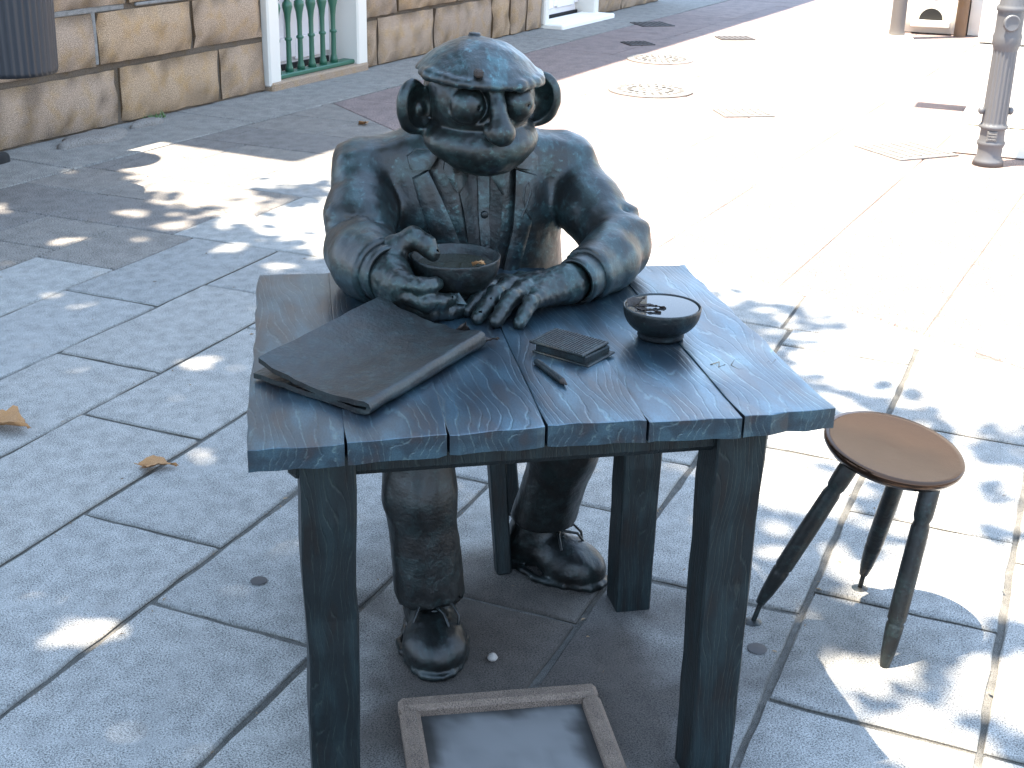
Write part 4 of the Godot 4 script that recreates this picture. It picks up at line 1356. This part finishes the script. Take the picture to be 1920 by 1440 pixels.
func legs(t: Node3D) -> void:
	var f := Field.new(Vector3(-0.28, 0.06, -0.80), Vector3(0.40, 0.60, -0.10), 0.009)
	f.cap(Vector3(-0.07, 0.47, -0.62), Vector3(0.10, 0.47, -0.62), 0.10, 0.10, 0.03)
	f.chain([Vector3(-0.075, 0.48, -0.60), Vector3(-0.135, 0.50, -0.28)], [0.09, 0.078], 0.03)
	f.chain([Vector3(-0.140, 0.50, -0.262), Vector3(-0.140, 0.34, -0.235), Vector3(-0.120, 0.10, -0.215)], [0.074, 0.074, 0.074], 0.03)
	f.chain([Vector3(0.10, 0.48, -0.60), Vector3(0.205, 0.49, -0.36)], [0.09, 0.078], 0.03)
	f.chain([Vector3(0.215, 0.49, -0.365), Vector3(0.218, 0.33, -0.42), Vector3(0.185, 0.12, -0.475)], [0.076, 0.074, 0.074], 0.03)
	# hems
	f.box(Vector3(-0.118, 0.055, -0.21), Vector3(0.11, 0.05, 0.11), 0.002, 0.006, true)
	f.box(Vector3(0.185, 0.075, -0.475), Vector3(0.11, 0.05, 0.11), 0.002, 0.006, true)
	f.cap(Vector3(-0.118, 0.09, -0.21), Vector3(-0.12, 0.12, -0.21), 0.056, 0.054, 0.004, true)
	f.cap(Vector3(0.185, 0.11, -0.475), Vector3(0.186, 0.14, -0.47), 0.056, 0.054, 0.004, true)
	f.rough(noise(8.0, FastNoiseLite.TYPE_SIMPLEX_SMOOTH, 2, 71), 0.005, Vector3(1.4, 0.5, 1.4))
	f.rough(noise(30.0, FastNoiseLite.TYPE_SIMPLEX_SMOOTH, 2, 72), 0.002)
	var mb := MB.new()
	f.mesh(mb)
	put("trousers", mb.commit(), M.bronze_dark, t)
	# shoes
	for q in [[Vector3(-0.118, 0, -0.215), -4.0, "shoe"], [Vector3(0.188, 0, -0.475), 42.0, "shoe"]]:
		var bs := Basis(Vector3.UP, deg_to_rad(q[1]))
		var c: Vector3 = q[0]
		var s := Field.new(c + Vector3(-0.20, -0.012, -0.20), c + Vector3(0.20, 0.17, 0.20), 0.0055)
		var at := func(x: float, y: float, z: float) -> Vector3: return c + bs * Vector3(x, y, z)
		s.ell(at.call(0, 0.037, 0.088), Vector3(0.069, 0.055, 0.082), 0.03, false, bs)
		s.cap(at.call(0, 0.05, 0.05), at.call(0, 0.075, -0.03), 0.046, 0.052, 0.03)
		s.cap(at.call(0, 0.05, -0.045), at.call(0, 0.13, -0.01), 0.050, 0.050, 0.03)
		s.ell(at.call(0, 0.035, -0.05), Vector3(0.05, 0.045, 0.055), 0.02, false, bs)
		s.box(at.call(0, -0.045, 0.02), Vector3(0.3, 0.045, 0.3), 0.002, 0.003, true, bs)
		# sole
		s.cap(at.call(0, 0.008, 0.085), at.call(0, 0.008, 0.045), 0.012, 0.012, 0.01)
		for k in 22:
			var a0 := TAU * k / 22.0; var a1 := TAU * (k + 1) / 22.0
			var r := func(a: float) -> Vector3:
				var zz := sin(a) * 0.146 + 0.026
				return at.call(cos(a) * (0.070 if zz > 0.02 else 0.057), 0.009, zz)
			s.cap(r.call(a0), r.call(a1), 0.0085, 0.0085, 0.006)
		s.rough(noise(16.0, FastNoiseLite.TYPE_SIMPLEX_SMOOTH, 3, 73), 0.004)
		var sm := MB.new()
		s.mesh(sm)
		var shoe := put(q[2], sm.commit(), M.bronze_dark, t)
		var lace := MB.new()
		for k in 3:
			var zz := 0.045 + 0.016 * k
			lace.tube([at.call(-0.028, 0.098 - 0.01 * k, zz - 0.012), at.call(0, 0.112 - 0.011 * k, zz), at.call(0.028, 0.098 - 0.01 * k, zz - 0.012)], [0.004, 0.004, 0.004], 6)
		lace.tube([at.call(0.01, 0.11, 0.05), at.call(0.04, 0.115, 0.06), at.call(0.052, 0.095, 0.075), at.call(0.05, 0.075, 0.08)], [0.0035, 0.0035, 0.0035, 0.003], 6)
		lace.tube([at.call(0.0, 0.11, 0.05), at.call(-0.03, 0.118, 0.065), at.call(-0.045, 0.09, 0.085)], [0.0035, 0.0035, 0.003], 6)
		lace.tube([at.call(0.0, 0.112, 0.052), at.call(0.02, 0.108, 0.085), at.call(0.028, 0.085, 0.10)], [0.0035, 0.0035, 0.003], 6)
		put("laces", lace.commit(), M.bronze_dark, shoe)


# ------------------------------------------------------------------ on the table
func world_of(p: Vector3) -> Vector3:
	return SIT + Basis(Vector3.UP, deg_to_rad(SIT_TURN)) * p


func bowl(called: String, label: String, at: Vector3, r: float, hgt: float, liquid: Material, level: float) -> Node3D:
	var b := thing(called, label, "bowl", world_of(at), SIT_TURN, "bronze drinking bowls")
	var mb := MB.new()
	var pr := [Vector2(0, 0.004), Vector2(r * 0.50, 0.004), Vector2(r * 0.57, 0.0), Vector2(r * 0.60, 0.004), Vector2(r * 0.59, 0.009), Vector2(r * 0.62, 0.013)]
	for k in 9:
		var a := k / 8.0
		pr.append(Vector2(r * (0.62 + 0.37 * sin(a * PI / 2)), 0.014 + (hgt - 0.020) * (1.0 - cos(a * PI / 2) * 1.0) * 0.55 + (hgt - 0.020) * 0.45 * a))
	pr.append(Vector2(r, hgt - 0.0015))
	pr.append(Vector2(r * 0.975, hgt))
	pr.append(Vector2(r * 0.945, hgt - 0.002))
	for k in 8:
		var a := 1.0 - (k + 1) / 8.0
		pr.append(Vector2(r * 0.92 * sin(a * PI / 2), 0.013 + (hgt - 0.017) * (1.0 - cos(a * PI / 2))))
	mb.lathe(pr, 48)
	put("bowl_wall", mb.commit(), M.bronze_dark, b)
	var lq := MB.new()
	lq.lathe([Vector2(r * 0.925, level - 0.001), Vector2(r * 0.9, level), Vector2(0, level)], 40)
	put("liquid", lq.commit(), liquid, b)
	return b


func build_table_things() -> void:
	bowl("held_bowl", "dark bronze bowl of dark liquid held in the statue's raised hand", Vector3(-0.068, 0.773, -0.232), 0.0885, 0.080, M.dark_liquid, 0.060)
	bowl("table_bowl", "bronze bowl standing on the table, its liquid mirroring the blue sky", Vector3(0.281, 0.7505, 0.006), 0.073, 0.062, M.liquid, 0.0600)
	# newspaper folded in two
	var np := thing("folded_newspaper", "bronze folded newspaper lying at the table's left front", "newspaper", world_of(Vector3(-0.304, 0.7515, 0.295)), SIT_TURN)
	var e1 := Vector3(0.648, 0, -0.762); var e2 := Vector3(-0.686, 0, -0.728)
	var f := noise(7.0, FastNoiseLite.TYPE_SIMPLEX_SMOOTH, 2, 81)
	var rows := []; var inner := []
	for j in 15:
		var v := j / 14.0
		var row := []; var rin := []
		# the section runs bottom edge -> fold -> top edge
		for i in 33:
			var u := i / 32.0
			var s := 0.0; var y := 0.0; var nr := Vector2.ZERO
			if u < 0.44:
				s = 0.245 * (1.0 - u / 0.44); y = 0.001 + 0.004 * pow(s / 0.245, 2.0); nr = Vector2(0, 1)
			elif u < 0.56:
				var a := (u - 0.44) / 0.12 * PI
				s = -sin(a) * 0.012; y = 0.001 + 0.0115 * (1 - cos(a)); nr = Vector2(sin(a), cos(a))
			else:
				s = 0.232 * (u - 0.56) / 0.44; y = 0.024 + 0.020 * pow(s / 0.232, 2.0) - 0.008 * sin(PI * s / 0.232); nr = Vector2(0, -1)
			y += 0.0025 * f.get_noise_2d(s * 2.0, v * 0.6 + (1.0 if u > 0.5 else 0.0))
			var len := 0.368 * v + (0.012 * f.get_noise_1d(s * 6.0 + 3.0) if j == 14 else 0.003 * f.get_noise_1d(s * 4.0) if j == 0 else 0.0)
			y += 0.006 * v * (1.0 if u > 0.5 else 0.0)
			var p := e1 * len + e2 * s + Vector3(0, y, 0)
			row.append(p)
			rin.append(p + (e2 * nr.x + Vector3(0, nr.y, 0)) * 0.009)
		rows.append(row); inner.append(rin)
	var mb := MB.new()
	mb.grid(rows, false, true)
	mb.grid(inner, false, false)
	for i in 32:
		mb.quad(rows[0][i], rows[0][i + 1], inner[0][i + 1], inner[0][i], -e1)
		mb.quad(rows[14][i], rows[14][i + 1], inner[14][i + 1], inner[14][i], e1)
	for j in 14:
		mb.quad(rows[j][0], rows[j + 1][0], inner[j + 1][0], inner[j][0], e2)
		mb.quad(rows[j][32], rows[j + 1][32], inner[j + 1][32], inner[j][32], e2)
	put("folded_pages", mb.commit(), M.bronze_dark, np)
	var tc := MB.new()
	var a := Vector3(0.195, 0.026, -0.470); var b2 := a + Vector3(0.050, 0.0, 0.020); var c2 := a + Vector3(0.012, 0.055, -0.015)
	for s in [0.0, 0.003]:
		tc.tri(a + Vector3(0, 0, s), b2 + Vector3(0, 0, s), c2 + Vector3(0, 0, s), Vector3(0, 0.3, 1.0 if s > 0 else -1.0))
	tc.quad(a, c2, c2 + Vector3(0, 0, 0.003), a + Vector3(0, 0, 0.003), Vector3.LEFT)
	tc.quad(b2, c2, c2 + Vector3(0, 0, 0.003), b2 + Vector3(0, 0, 0.003), Vector3.RIGHT)
	var tcn := put("turned_corner", tc.commit(), M.bronze, np)
	tag(tcn, "pale triangular page corner standing up")
	# small notebook with a ribbed cover
	var nb := thing("notebook", "small bronze notebook with a ribbed cover near the table's middle", "notebook", world_of(Vector3(0.093, 0.7515, 0.066)), SIT_TURN)
	var ang := Basis(Vector3.UP, deg_to_rad(-49.0))
	var pg := MB.new()
	pg.box(Vector3(0.110, 0.015, 0.078), 0.002, Transform3D(ang, Vector3(0.002, 0.0085, 0.002)))
	put("pages", pg.commit(), M.wood_leg, nb)
	for q in [[0.001, Vector3(0.122, 0.004, 0.088), Vector3(0.004, 0.002, 0.004)], [0.02, Vector3(0.118, 0.005, 0.084), Vector3(-0.004, 0.0185, -0.003)]]:
		var cv := MB.new()
		cv.box(q[1], 0.0015, Transform3D(ang * Basis(Vector3.RIGHT, 0.03), q[2]))
		if q[0] > 0.01:
			for k in 18: cv.box(Vector3(0.0022, 0.0016, 0.078), 0.0005, Transform3D(ang * Basis(Vector3.RIGHT, 0.03), q[2] + ang * Vector3(-0.051 + k * 0.006, 0.003, 0)))
		put("cover", cv.commit(), M.bronze_dark, nb)
	# pencil
	var pc := thing("pencil", "short bronze pencil lying before the notebook", "pencil", world_of(Vector3(0.017, 0.7575, 0.116)), SIT_TURN)
	var dir := Vector3(0.027, 0, 0.116)
	var pm := MB.new()
	pm.tube([Vector3.ZERO, dir * 0.02, dir * 0.84], [0.0055, 0.006, 0.006], 8)
	put("pencil_barrel", pm.commit(), M.wood_leg, pc)
	var pt := MB.new()
	pt.tube([dir * 0.84, dir * 0.85, dir * 0.99], [0.006, 0.0055, 0.0012], 8)
	put("pencil_tip", pt.commit(), M.dark_leaf, pc)
	# shrivelled leaves
	dry_leaf("curled_leaf", "curled dark leaf sticking up from the bowl on the table", world_of(Vector3(0.240, 0.815, -0.014)), 0.019, 0.7, 2.2, M.dark_leaf, 20.0)
	dry_leaf("leaf_scrap", "dark ragged leaf scrap between newspaper and resting hand", world_of(Vector3(-0.085, 0.756, -0.035)), 0.042, 0.5, 0.2, M.dark_leaf, 60.0)
	dry_leaf("leaf_scrap", "small dark leaf scrap at the newspaper's fold end", world_of(Vector3(-0.050, 0.756, 0.0)), 0.026, 0.5, 1.9, M.dark_leaf, 10.0)
	dry_leaf("leaf_chip", "tiny dry leaf caught on the held bowl's rim", world_of(Vector3(-0.035, 0.858, -0.150)), 0.020, 0.5, 0.6, M.dead_leaf, 15.0)
	dry_leaf("floating_twig", "thin dark leaf strip floating in the bowl on the table", world_of(Vector3(0.262, 0.8120, 0.012)), 0.024, 0.12, 1.4, M.dark_leaf, 0.0)
	dry_leaf("floating_twig", "second dark leaf strip at the bowl's near left rim on the table", world_of(Vector3(0.250, 0.8120, 0.034)), 0.020, 0.14, 1.2, M.dark_leaf, 0.0)


func dry_leaf(called: String, label: String, at: Vector3, size: float, width: float, turn: float, mat: Material, lift: float) -> void:
	# a curled, lobed leaf with thickness and a stalk
	var mb := MB.new()
	var up := []; var lo := []
	var f := noise(6.0, FastNoiseLite.TYPE_SIMPLEX, 2, int(at.x * 1000) + 500)
	for j in 11:
		var v := j / 10.0
		var w := sin(PI * pow(v, 0.8)) * width * (1.0 + 0.45 * absf(sin(v * 9.0 + at.z * 7.0))) * 0.8 + 0.02
		var r0 := []; var r1 := []
		for i in 7:
			var u := (i - 3) / 3.0
			var p := Vector3(u * w, 0.22 * absf(u) * absf(u) * w * 2.0 + 0.12 * sin(v * 3.0 + u) + 0.10 * f.get_noise_2d(u, v), (v - 0.5) * 2.0 - 0.25 * absf(u)) * size
			r0.append(p); r1.append(p - Vector3(0, 0.0012, 0))
		up.append(r0); lo.append(r1)
	mb.grid(up, false, true)
	mb.grid(lo, false, false)
	mb.tube([up[0][3], up[0][3] + Vector3(0.1, 0.15, -0.5) * size], [0.0015, 0.001], 5)
	var o := put(called, mb.commit(), mat, self, at, Basis(Vector3.UP, turn) * Basis(Vector3.RIGHT, deg_to_rad(-lift)))
	tag(o, label, "leaf")


# ------------------------------------------------------------------ three-legged stool
func build_stool() -> void:
	var s := thing("three_legged_stool", "round bronze stool leaning on three turned legs right of the table", "stool", Vector3(0.73, 0, -2.59))
	var top := Vector3(0.072, 0.452, 0.03)
	var nrm := Vector3(0.135, 1.0, 0.10).normalized()
	var bs := Basis(Quaternion(Vector3.UP, nrm))
	var seat := MB.new()
	seat.lathe([Vector2(0, -0.026), Vector2(0.12, -0.026), Vector2(0.140, -0.022), Vector2(0.1465, -0.012), Vector2(0.1480, -0.004), Vector2(0.144, 0.002), Vector2(0.134, 0.0), Vector2(0.07, -0.004), Vector2(0, -0.005)], 56, Transform3D(bs, top))
	put("seat", seat.commit(), M.bronze_seat, s)
	var feet := [Vector3(-0.168, 0.052, 0.003), Vector3(0.098, 0.045, -0.150), Vector3(0.074, 0.0, 0.164)]
	var heads := [Vector3(-0.085, 0, 0.03), Vector3(0.055, 0, -0.06), Vector3(0.065, 0, 0.085)]
	for i in 3:
		var a: Vector3 = feet[i]
		var b: Vector3 = top + bs * (heads[i] + Vector3(0, -0.024, 0))
		var ax := b - a
		var L := ax.length()
		var lb := Basis(Quaternion(Vector3.UP, ax.normalized()))
		var r := 0.0185
		var lm := MB.new()
		lm.lathe([Vector2(0, 0), Vector2(r * 0.55, 0), Vector2(r * 0.8, L * 0.08), Vector2(r * 1.0, L * 0.20), Vector2(r * 1.02, L * 0.235), Vector2(r * 0.86, L * 0.25), Vector2(r * 1.06, L * 0.265), Vector2(r * 1.1, L * 0.5), Vector2(r * 1.04, L * 0.76), Vector2(r * 0.86, L * 0.79), Vector2(r * 1.06, L * 0.815), Vector2(r * 1.1, L * 0.85), Vector2(r * 1.12, L), Vector2(0, L)], 20, Transform3D(lb, a))
		put("leg", lm.commit(), M.bronze_dark, s)
		if i < 2:
			var sp := MB.new()
			var g := Vector3(a.x - ax.normalized().x * 0.03, 0.0, a.z - ax.normalized().z * 0.03)
			sp.tube([a + ax.normalized() * 0.01, g], [0.006, 0.006], 8)
			sp.lathe([Vector2(0, 0.006), Vector2(0.010, 0.006), Vector2(0.020, 0.001)], 12, Transform3D(Basis.IDENTITY, g))
			put("spike", sp.commit(), M.bronze_dark, s)


# ------------------------------------------------------------------ street furniture
func build_street_things() -> void:
	# near lamp post
	var p := thing("lamp_post", "grey fluted cast iron lamp post at the white house corner", "lamp post", Vector3(2.625, 0, -7.44), 0, "")
	var sh := MB.new()
	sh.lathe([Vector3(0, 0.0, 0), Vector3(0.085, 0.0, 0), Vector3(0.078, 0.03, 0), Vector3(0.066, 0.05, 0), Vector3(0.066, 0.10, 0), Vector3(0.074, 0.115, 0), Vector3(0.076, 0.13, 0), Vector3(0.067, 0.14, 0), Vector3(0.065, 0.20, 0), Vector3(0.077, 0.205, 0), Vector3(0.078, 0.22, 0), Vector3(0.070, 0.225, 0), Vector3(0.068, 0.24, 1), Vector3(0.064, 0.62, 1), Vector3(0.064, 0.63, 0), Vector3(0.074, 0.66, 0), Vector3(0.076, 0.70, 0), Vector3(0.070, 0.72, 0), Vector3(0.070, 0.83, 0), Vector3(0.078, 0.835, 0), Vector3(0.078, 0.855, 0), Vector3(0.066, 0.865, 0), Vector3(0.060, 1.0, 1), Vector3(0.045, 2.9, 1), Vector3(0.06, 2.95, 0), Vector3(0.03, 3.05, 0), Vector3(0, 3.05, 0)], 72, Transform3D.IDENTITY, 0.006, 18)
	put("column", sh.commit(), M.iron, p)
	var med := MB.new()
	med.lathe([Vector2(0, 0.010), Vector2(0.030, 0.010), Vector2(0.036, 0.014), Vector2(0.044, 0.012), Vector2(0.046, 0.0)], 24, Transform3D(Basis(Vector3.RIGHT, PI / 2), Vector3(-0.012, 0.775, 0.066)))
	put("round_badge", med.commit(), M.iron, p)
	var lb := MB.new()
	lb.box(Vector3(0.055, 0.055, 0.01), 0.002, Transform3D(Basis(Vector3.UP, -0.3), Vector3(-0.022, 0.168, 0.064)))
	for k in 3: lb.box(Vector3(0.042, 0.006, 0.003), 0.001, Transform3D(Basis(Vector3.UP, -0.3), Vector3(-0.0235, 0.152 + k * 0.015, 0.070)))
	put("maker_plate", lb.commit(), M.cover_iron, p)
	for sgn in [-1, 1]:
		var ear := MB.new()
		ear.lathe([Vector2(0, 0), Vector2(0.02, 0.0), Vector2(0.022, 0.02), Vector2(0.012, 0.03), Vector2(0, 0.03)], 12, Transform3D(Basis(Vector3.BACK, -sgn * PI / 2), Vector3(sgn * 0.065, 0.30, 0)))
		put("side_bolt", ear.commit(), M.iron, p)
	var lan := MB.new()
	lan.lathe([Vector2(0, 3.0), Vector2(0.10, 3.05), Vector2(0.18, 3.45), Vector2(0.20, 3.46), Vector2(0.06, 3.62), Vector2(0, 3.66)], 6, Transform3D.IDENTITY)
	put("lantern", lan.commit(), M.iron, p)
	# far post
	var q := thing("far_post", "slim pale grey post on a round foot farther up the street", "lamp post", Vector3(3.50, 0, -12.85))
	var qm := MB.new()
	qm.lathe([Vector2(0, 0.03), Vector2(0.07, 0.03), Vector2(0.075, 0.05), Vector2(0.066, 0.08), Vector2(0.062, 2.8), Vector2(0, 2.8)], 24)
	put("column", qm.commit(), M.pale_metal, q)
	var qf := MB.new()
	qf.lathe([Vector2(0, 0.035), Vector2(0.14, 0.03), Vector2(0.16, 0.0)], 28)
	put("round_foot", qf.commit(), M.pale_stone, q)
	# litter bin hung by the wall, at the left edge of view
	var b := thing("litter_bin", "dark ribbed metal litter bin by the wall at upper left", "litter bin", Vector3(-2.33, 0, -6.22))
	var ribs := MB.new()
	ribs.lathe([Vector3(0, 0.575, 0), Vector3(0.18, 0.575, 0), Vector3(0.205, 0.58, 0), Vector3(0.210, 0.60, 1), Vector3(0.222, 1.12, 1), Vector3(0.225, 1.14, 0), Vector3(0.20, 1.14, 0), Vector3(0.195, 0.7, 0), Vector3(0, 0.7, 0)], 144, Transform3D.IDENTITY, 0.014, 40)
	put("ribbed_bucket", ribs.commit(), M.bin_metal, b)
	var bp := MB.new()
	bp.tube([Vector3(-0.27, 0, -0.05), Vector3(-0.27, 1.3, -0.05)], [0.035, 0.035], 14)
	bp.tube([Vector3(-0.27, 1.0, -0.05), Vector3(-0.15, 1.0, -0.02)], [0.02, 0.02], 8)
	put("bin_post", bp.commit(), M.bin_metal, b)
	# wall lamp and bracket above the street (their shadows fall on the paving)
	var wl := thing("wall_lamp", "round iron wall lamp on the stone house above the bin", "wall lamp", Vector3(wall_xz(-0.1, 0.24).x, 1.85, wall_xz(-0.1, 0.24).y))
	wl.basis = wall_basis()
	var sm := MB.new()
	sm.lathe([Vector2(0, 0.18), Vector2(0.06, 0.16), Vector2(0.21, 0.03), Vector2(0.22, 0.0), Vector2(0.17, 0.01), Vector2(0, 0.05)], 32)
	put("lamp_shade", sm.commit(), M.iron, wl)
	var am := MB.new()
	am.tube([Vector3(0, 0.15, 0), Vector3(0, 0.25, -0.1), Vector3(0, 0.2, -0.30)], [0.015, 0.015, 0.02], 8)
	put("arm", am.commit(), M.iron, wl)
	# covers in the street
	cover_round("manhole_cover", "nearer round iron manhole cover in the sunlit street", Vector3(0.93, 0.003, -9.62), 0.30)
	cover_round("manhole_cover", "farther round iron manhole cover in the sunlit street", Vector3(1.14, 0.003, -11.13), 0.27)
	cover_rect("inspection_cover", "small square cover in the sunlit street past the near manhole", Vector3(1.47, 0.003, -8.82), Vector2(0.34, 0.26), 10.0, M.cover_iron, "covers set in the street")
	cover_rect("inspection_cover", "rectangular cover in the sunlit paving left of the near lamp post", Vector3(2.25, 0.003, -7.75), Vector2(0.42, 0.42), 25.0, M.cover_iron, "covers set in the street")
	cover_rect("drain_grate", "slatted drain grate in the sun beyond the manholes", Vector3(1.957, 0.003, -12.57), Vector2(0.32, 0.22), 10.0, M.cover_dark, "covers set in the street")
	cover_rect("drain_cover", "dark cover in the shaded street before the second white door", Vector3(1.28, 0.003, -13.45), Vector2(0.34, 0.32), 20.0, M.cover_dark, "covers set in the street")
	cover_rect("drain_cover", "dark cover at the edge of the roof's shadow in the street", Vector3(1.03, 0.003, -12.05), Vector2(0.24, 0.22), 20.0, M.cover_dark, "covers set in the street")
	# the stone frame with the plaque at the front
	var fr := thing("plaque_frame", "grey plaque in a raised stone border set in the paving under the table", "plaque", Vector3(0.035, 0, -1.985), 10.0)
	for k in [[Vector3(0, 0.014, -0.265), Vector3(0.40, 0.036, 0.042)], [Vector3(0, 0.014, 0.265), Vector3(0.40, 0.036, 0.042)], [Vector3(-0.180, 0.0145, 0), Vector3(0.040, 0.037, 0.485)], [Vector3(0.182, 0.0145, 0), Vector3(0.036, 0.037, 0.485)]]:
		var mb := MB.new()
		mb.box(k[1], 0.009, Transform3D(Basis.IDENTITY, k[0]))
		put("border_bar", mb.commit(), M.frame_stone, fr)
	var pm := MB.new()
	pm.colored = true
	var fn := noise(9.0, FastNoiseLite.TYPE_SIMPLEX_SMOOTH, 4, 91)
	var ids := []
	for j in 25:
		for i in 19:
			var x := -0.162 + 0.326 * i / 18.0; var z := -0.245 + 0.49 * j / 24.0
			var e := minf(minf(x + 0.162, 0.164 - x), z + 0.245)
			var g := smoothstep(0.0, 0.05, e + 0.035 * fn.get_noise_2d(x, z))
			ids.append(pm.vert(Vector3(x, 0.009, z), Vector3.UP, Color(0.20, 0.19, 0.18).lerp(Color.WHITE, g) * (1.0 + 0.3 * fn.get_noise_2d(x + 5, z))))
	for j in 24:
		for i in 18:
			var a: int = j * 19 + i
			pm.idx3(ids[a], ids[a + 1], ids[a + 20]); pm.idx3(ids[a], ids[a + 20], ids[a + 19])
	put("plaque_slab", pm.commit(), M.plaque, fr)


func cover_round(called: String, label: String, at: Vector3, r: float) -> void:
	var c := thing(called, label, "manhole cover", at, 0, "manhole covers in the street")
	var mb := MB.new()
	mb.lathe([Vector2(r, 0), Vector2(r, 0.006), Vector2(r * 0.90, 0.006), Vector2(r * 0.89, 0.002), Vector2(r * 0.86, 0.002), Vector2(r * 0.85, 0.006), Vector2(r * 0.6, 0.006), Vector2(r * 0.59, 0.003), Vector2(r * 0.4, 0.003), Vector2(r * 0.39, 0.006), Vector2(0, 0.006)], 40)
	put("plate", mb.commit(), M.cover_iron, c)
	var st := MB.new()
	for ring in [[0.74, 24], [0.5, 16], [0.22, 8]]:
		for k in ring[1]:
			var a: float = TAU * k / ring[1]
			st.box(Vector3(r * 0.10, 0.008, r * 0.05), 0.002, Transform3D(Basis(Vector3.UP, -a), Vector3(cos(a) * r * ring[0], 0.008, sin(a) * r * ring[0])))
	put("studs", st.commit(), M.cover_iron, c)


func cover_rect(called: String, label: String, at: Vector3, size: Vector2, turn: float, mat: Material, group: String) -> void:
	var c := thing(called, label, "cover", at, turn, group)
	var mb := MB.new()
	mb.box(Vector3(size.x, 0.012, size.y), 0.003, Transform3D(Basis.IDENTITY, Vector3(0, 0, 0)))
	put("plate", mb.commit(), mat, c)
	var st := MB.new()
	for k in 6: st.box(Vector3(size.x * 0.06, 0.008, size.y * 0.8), 0.002, Transform3D(Basis.IDENTITY, Vector3(size.x * (-0.4 + 0.16 * k), 0.007, 0)))
	put("slats", st.commit(), mat, c)


func build_litter() -> void:
	dry_leaf("fallen_leaf", "large curled brown plane leaf on the paving at the left edge", Vector3(-1.44, 0.016, -3.53), 0.075, 0.7, 1.2, M.dead_leaf, 5.0)
	dry_leaf("fallen_leaf", "small rounded brown leaf on a paving joint left of the table", Vector3(-0.95, 0.010, -3.30), 0.048, 0.55, 1.7, M.dead_leaf, 0.0)
	dry_leaf("fallen_leaf", "tiny orange leaf on the paving beside the statue's right shoulder", Vector3(-0.93, 0.01, -8.12), 0.05, 0.6, 0.4, M.dead_leaf, 20.0)
	var spot := MB.new()
	spot.lathe([Vector2(0.020, 0.0), Vector2(0.018, 0.002), Vector2(0, 0.003)], 14)
	tag(put("gum_spot", spot.commit(), M.cover_dark, self, Vector3(-0.576, 0.0015, -2.715)), "dark flattened gum spot on the slab left of the front table leg", "gum")
	var spot2 := MB.new()
	spot2.lathe([Vector2(0.022, 0.0), Vector2(0.02, 0.002), Vector2(0, 0.003)], 14)
	tag(put("gum_spot", spot2.commit(), M.cover_dark, self, Vector3(0.543, 0.0015, -2.481)), "dark flat gum spot on the slab beside the leaning stool", "gum")
	var pb := MB.new()
	pb.lathe([Vector2(0, 0), Vector2(0.009, 0.001), Vector2(0.012, 0.007), Vector2(0.008, 0.014), Vector2(0, 0.017)], 7)
	tag(put("pebble", pb.commit(), M.paper, self, Vector3(-0.027, 0, -2.414)), "small pale pebble beside the statue's front shoe", "pebble")
	# loose stones at the foot of the wall
	for q in [[0.55, 0.16, 0.26, 0.05, "pale broken flat stone with a crumpled wrapper at the wall's foot"], [1.08, 0.10, 0.13, 0.04, "flat pale stone chip at the wall joint"], [-0.10, 0.17, 0.06, 0.06, "small dark lump at the wall's foot by the left edge"]]:
		var s := MB.new()
		var f := noise(5.0, FastNoiseLite.TYPE_SIMPLEX, 2, int(q[0] * 100) + 400)
		var rows := []
		for j in 7:
			var row := []
			for i in 12:
				var a := TAU * i / 12.0; var b := PI * 0.5 * j / 6.0
				var r := 1.0 + 0.35 * f.get_noise_2d(cos(a) * 0.3 + 2, sin(a) * 0.3)
				row.append(Vector3(cos(a) * cos(b) * q[2] * r, pow(sin(b), 0.6) * q[3], sin(a) * cos(b) * q[2] * 0.4 * r))
			rows.append(row)
		s.grid(rows, true, true)
		var xz := wall_xz(q[0], q[1])
		var o := put("loose_stone", s.commit(), M.dark if q[2] < 0.08 else M.dark_granite0, self, Vector3(xz.x, 0.002, xz.y), wall_basis())
		tag(o, q[4], "stone")
	# crumbs of leaf and twig gathered in the joints
	var cr := MB.new()
	for k in 150:
		var p := Vector2(rng.randf_range(-2.2, 1.6), rng.randf_range(-5.5, -2.0))
		if rng.randf() < 0.6:
			var ve: float = [-2.59, -2.165, -1.75, -1.31, -0.845, -0.40, 0.02][rng.randi() % 7]
			p = uv_to_xz(rng.randf_range(1.2, 4.4), ve + rng.randfn(0, 0.012))
		var b := Vector3(p.x, rng.randf_range(0.001, 0.003), p.y)
		var d := Vector3(rng.randfn(0, 1), 0, rng.randfn(0, 1)).normalized() * rng.randf_range(0.003, 0.010)
		var e := Vector3(-d.z, 0, d.x) * rng.randf_range(0.15, 0.6)
		var h := Vector3(0, rng.randf_range(0.001, 0.004), 0)
		cr.tri(b - d, b + e + h, b + d, Vector3.UP)
		cr.tri(b - d, b - e + h * 0.6, b + d, Vector3.UP)
	tag(put("leaf_crumbs", cr.commit(), M.crumb, self), "brown leaf crumbs and twig bits scattered over the shaded paving joints", "litter", "", "stuff")
	# weeds at the joint
	var wd := MB.new()
	for k in 26:
		var b := Vector3(rng.randfn(0, 0.05), 0, rng.randfn(0, 0.012))
		var d := Vector3(rng.randfn(0, 0.03), rng.randf_range(0.02, 0.055), rng.randfn(0, 0.02))
		wd.tri(b, b + Vector3(0.012, 0, 0.004), b + d, Vector3.BACK)
	var xz2 := wall_xz(1.22, 0.03)
	tag(put("weed_tuft", wd.commit(), M.weed, self, Vector3(xz2.x, 0.002, xz2.y), wall_basis()), "small green weed tuft at the foot of the stone wall", "plant")
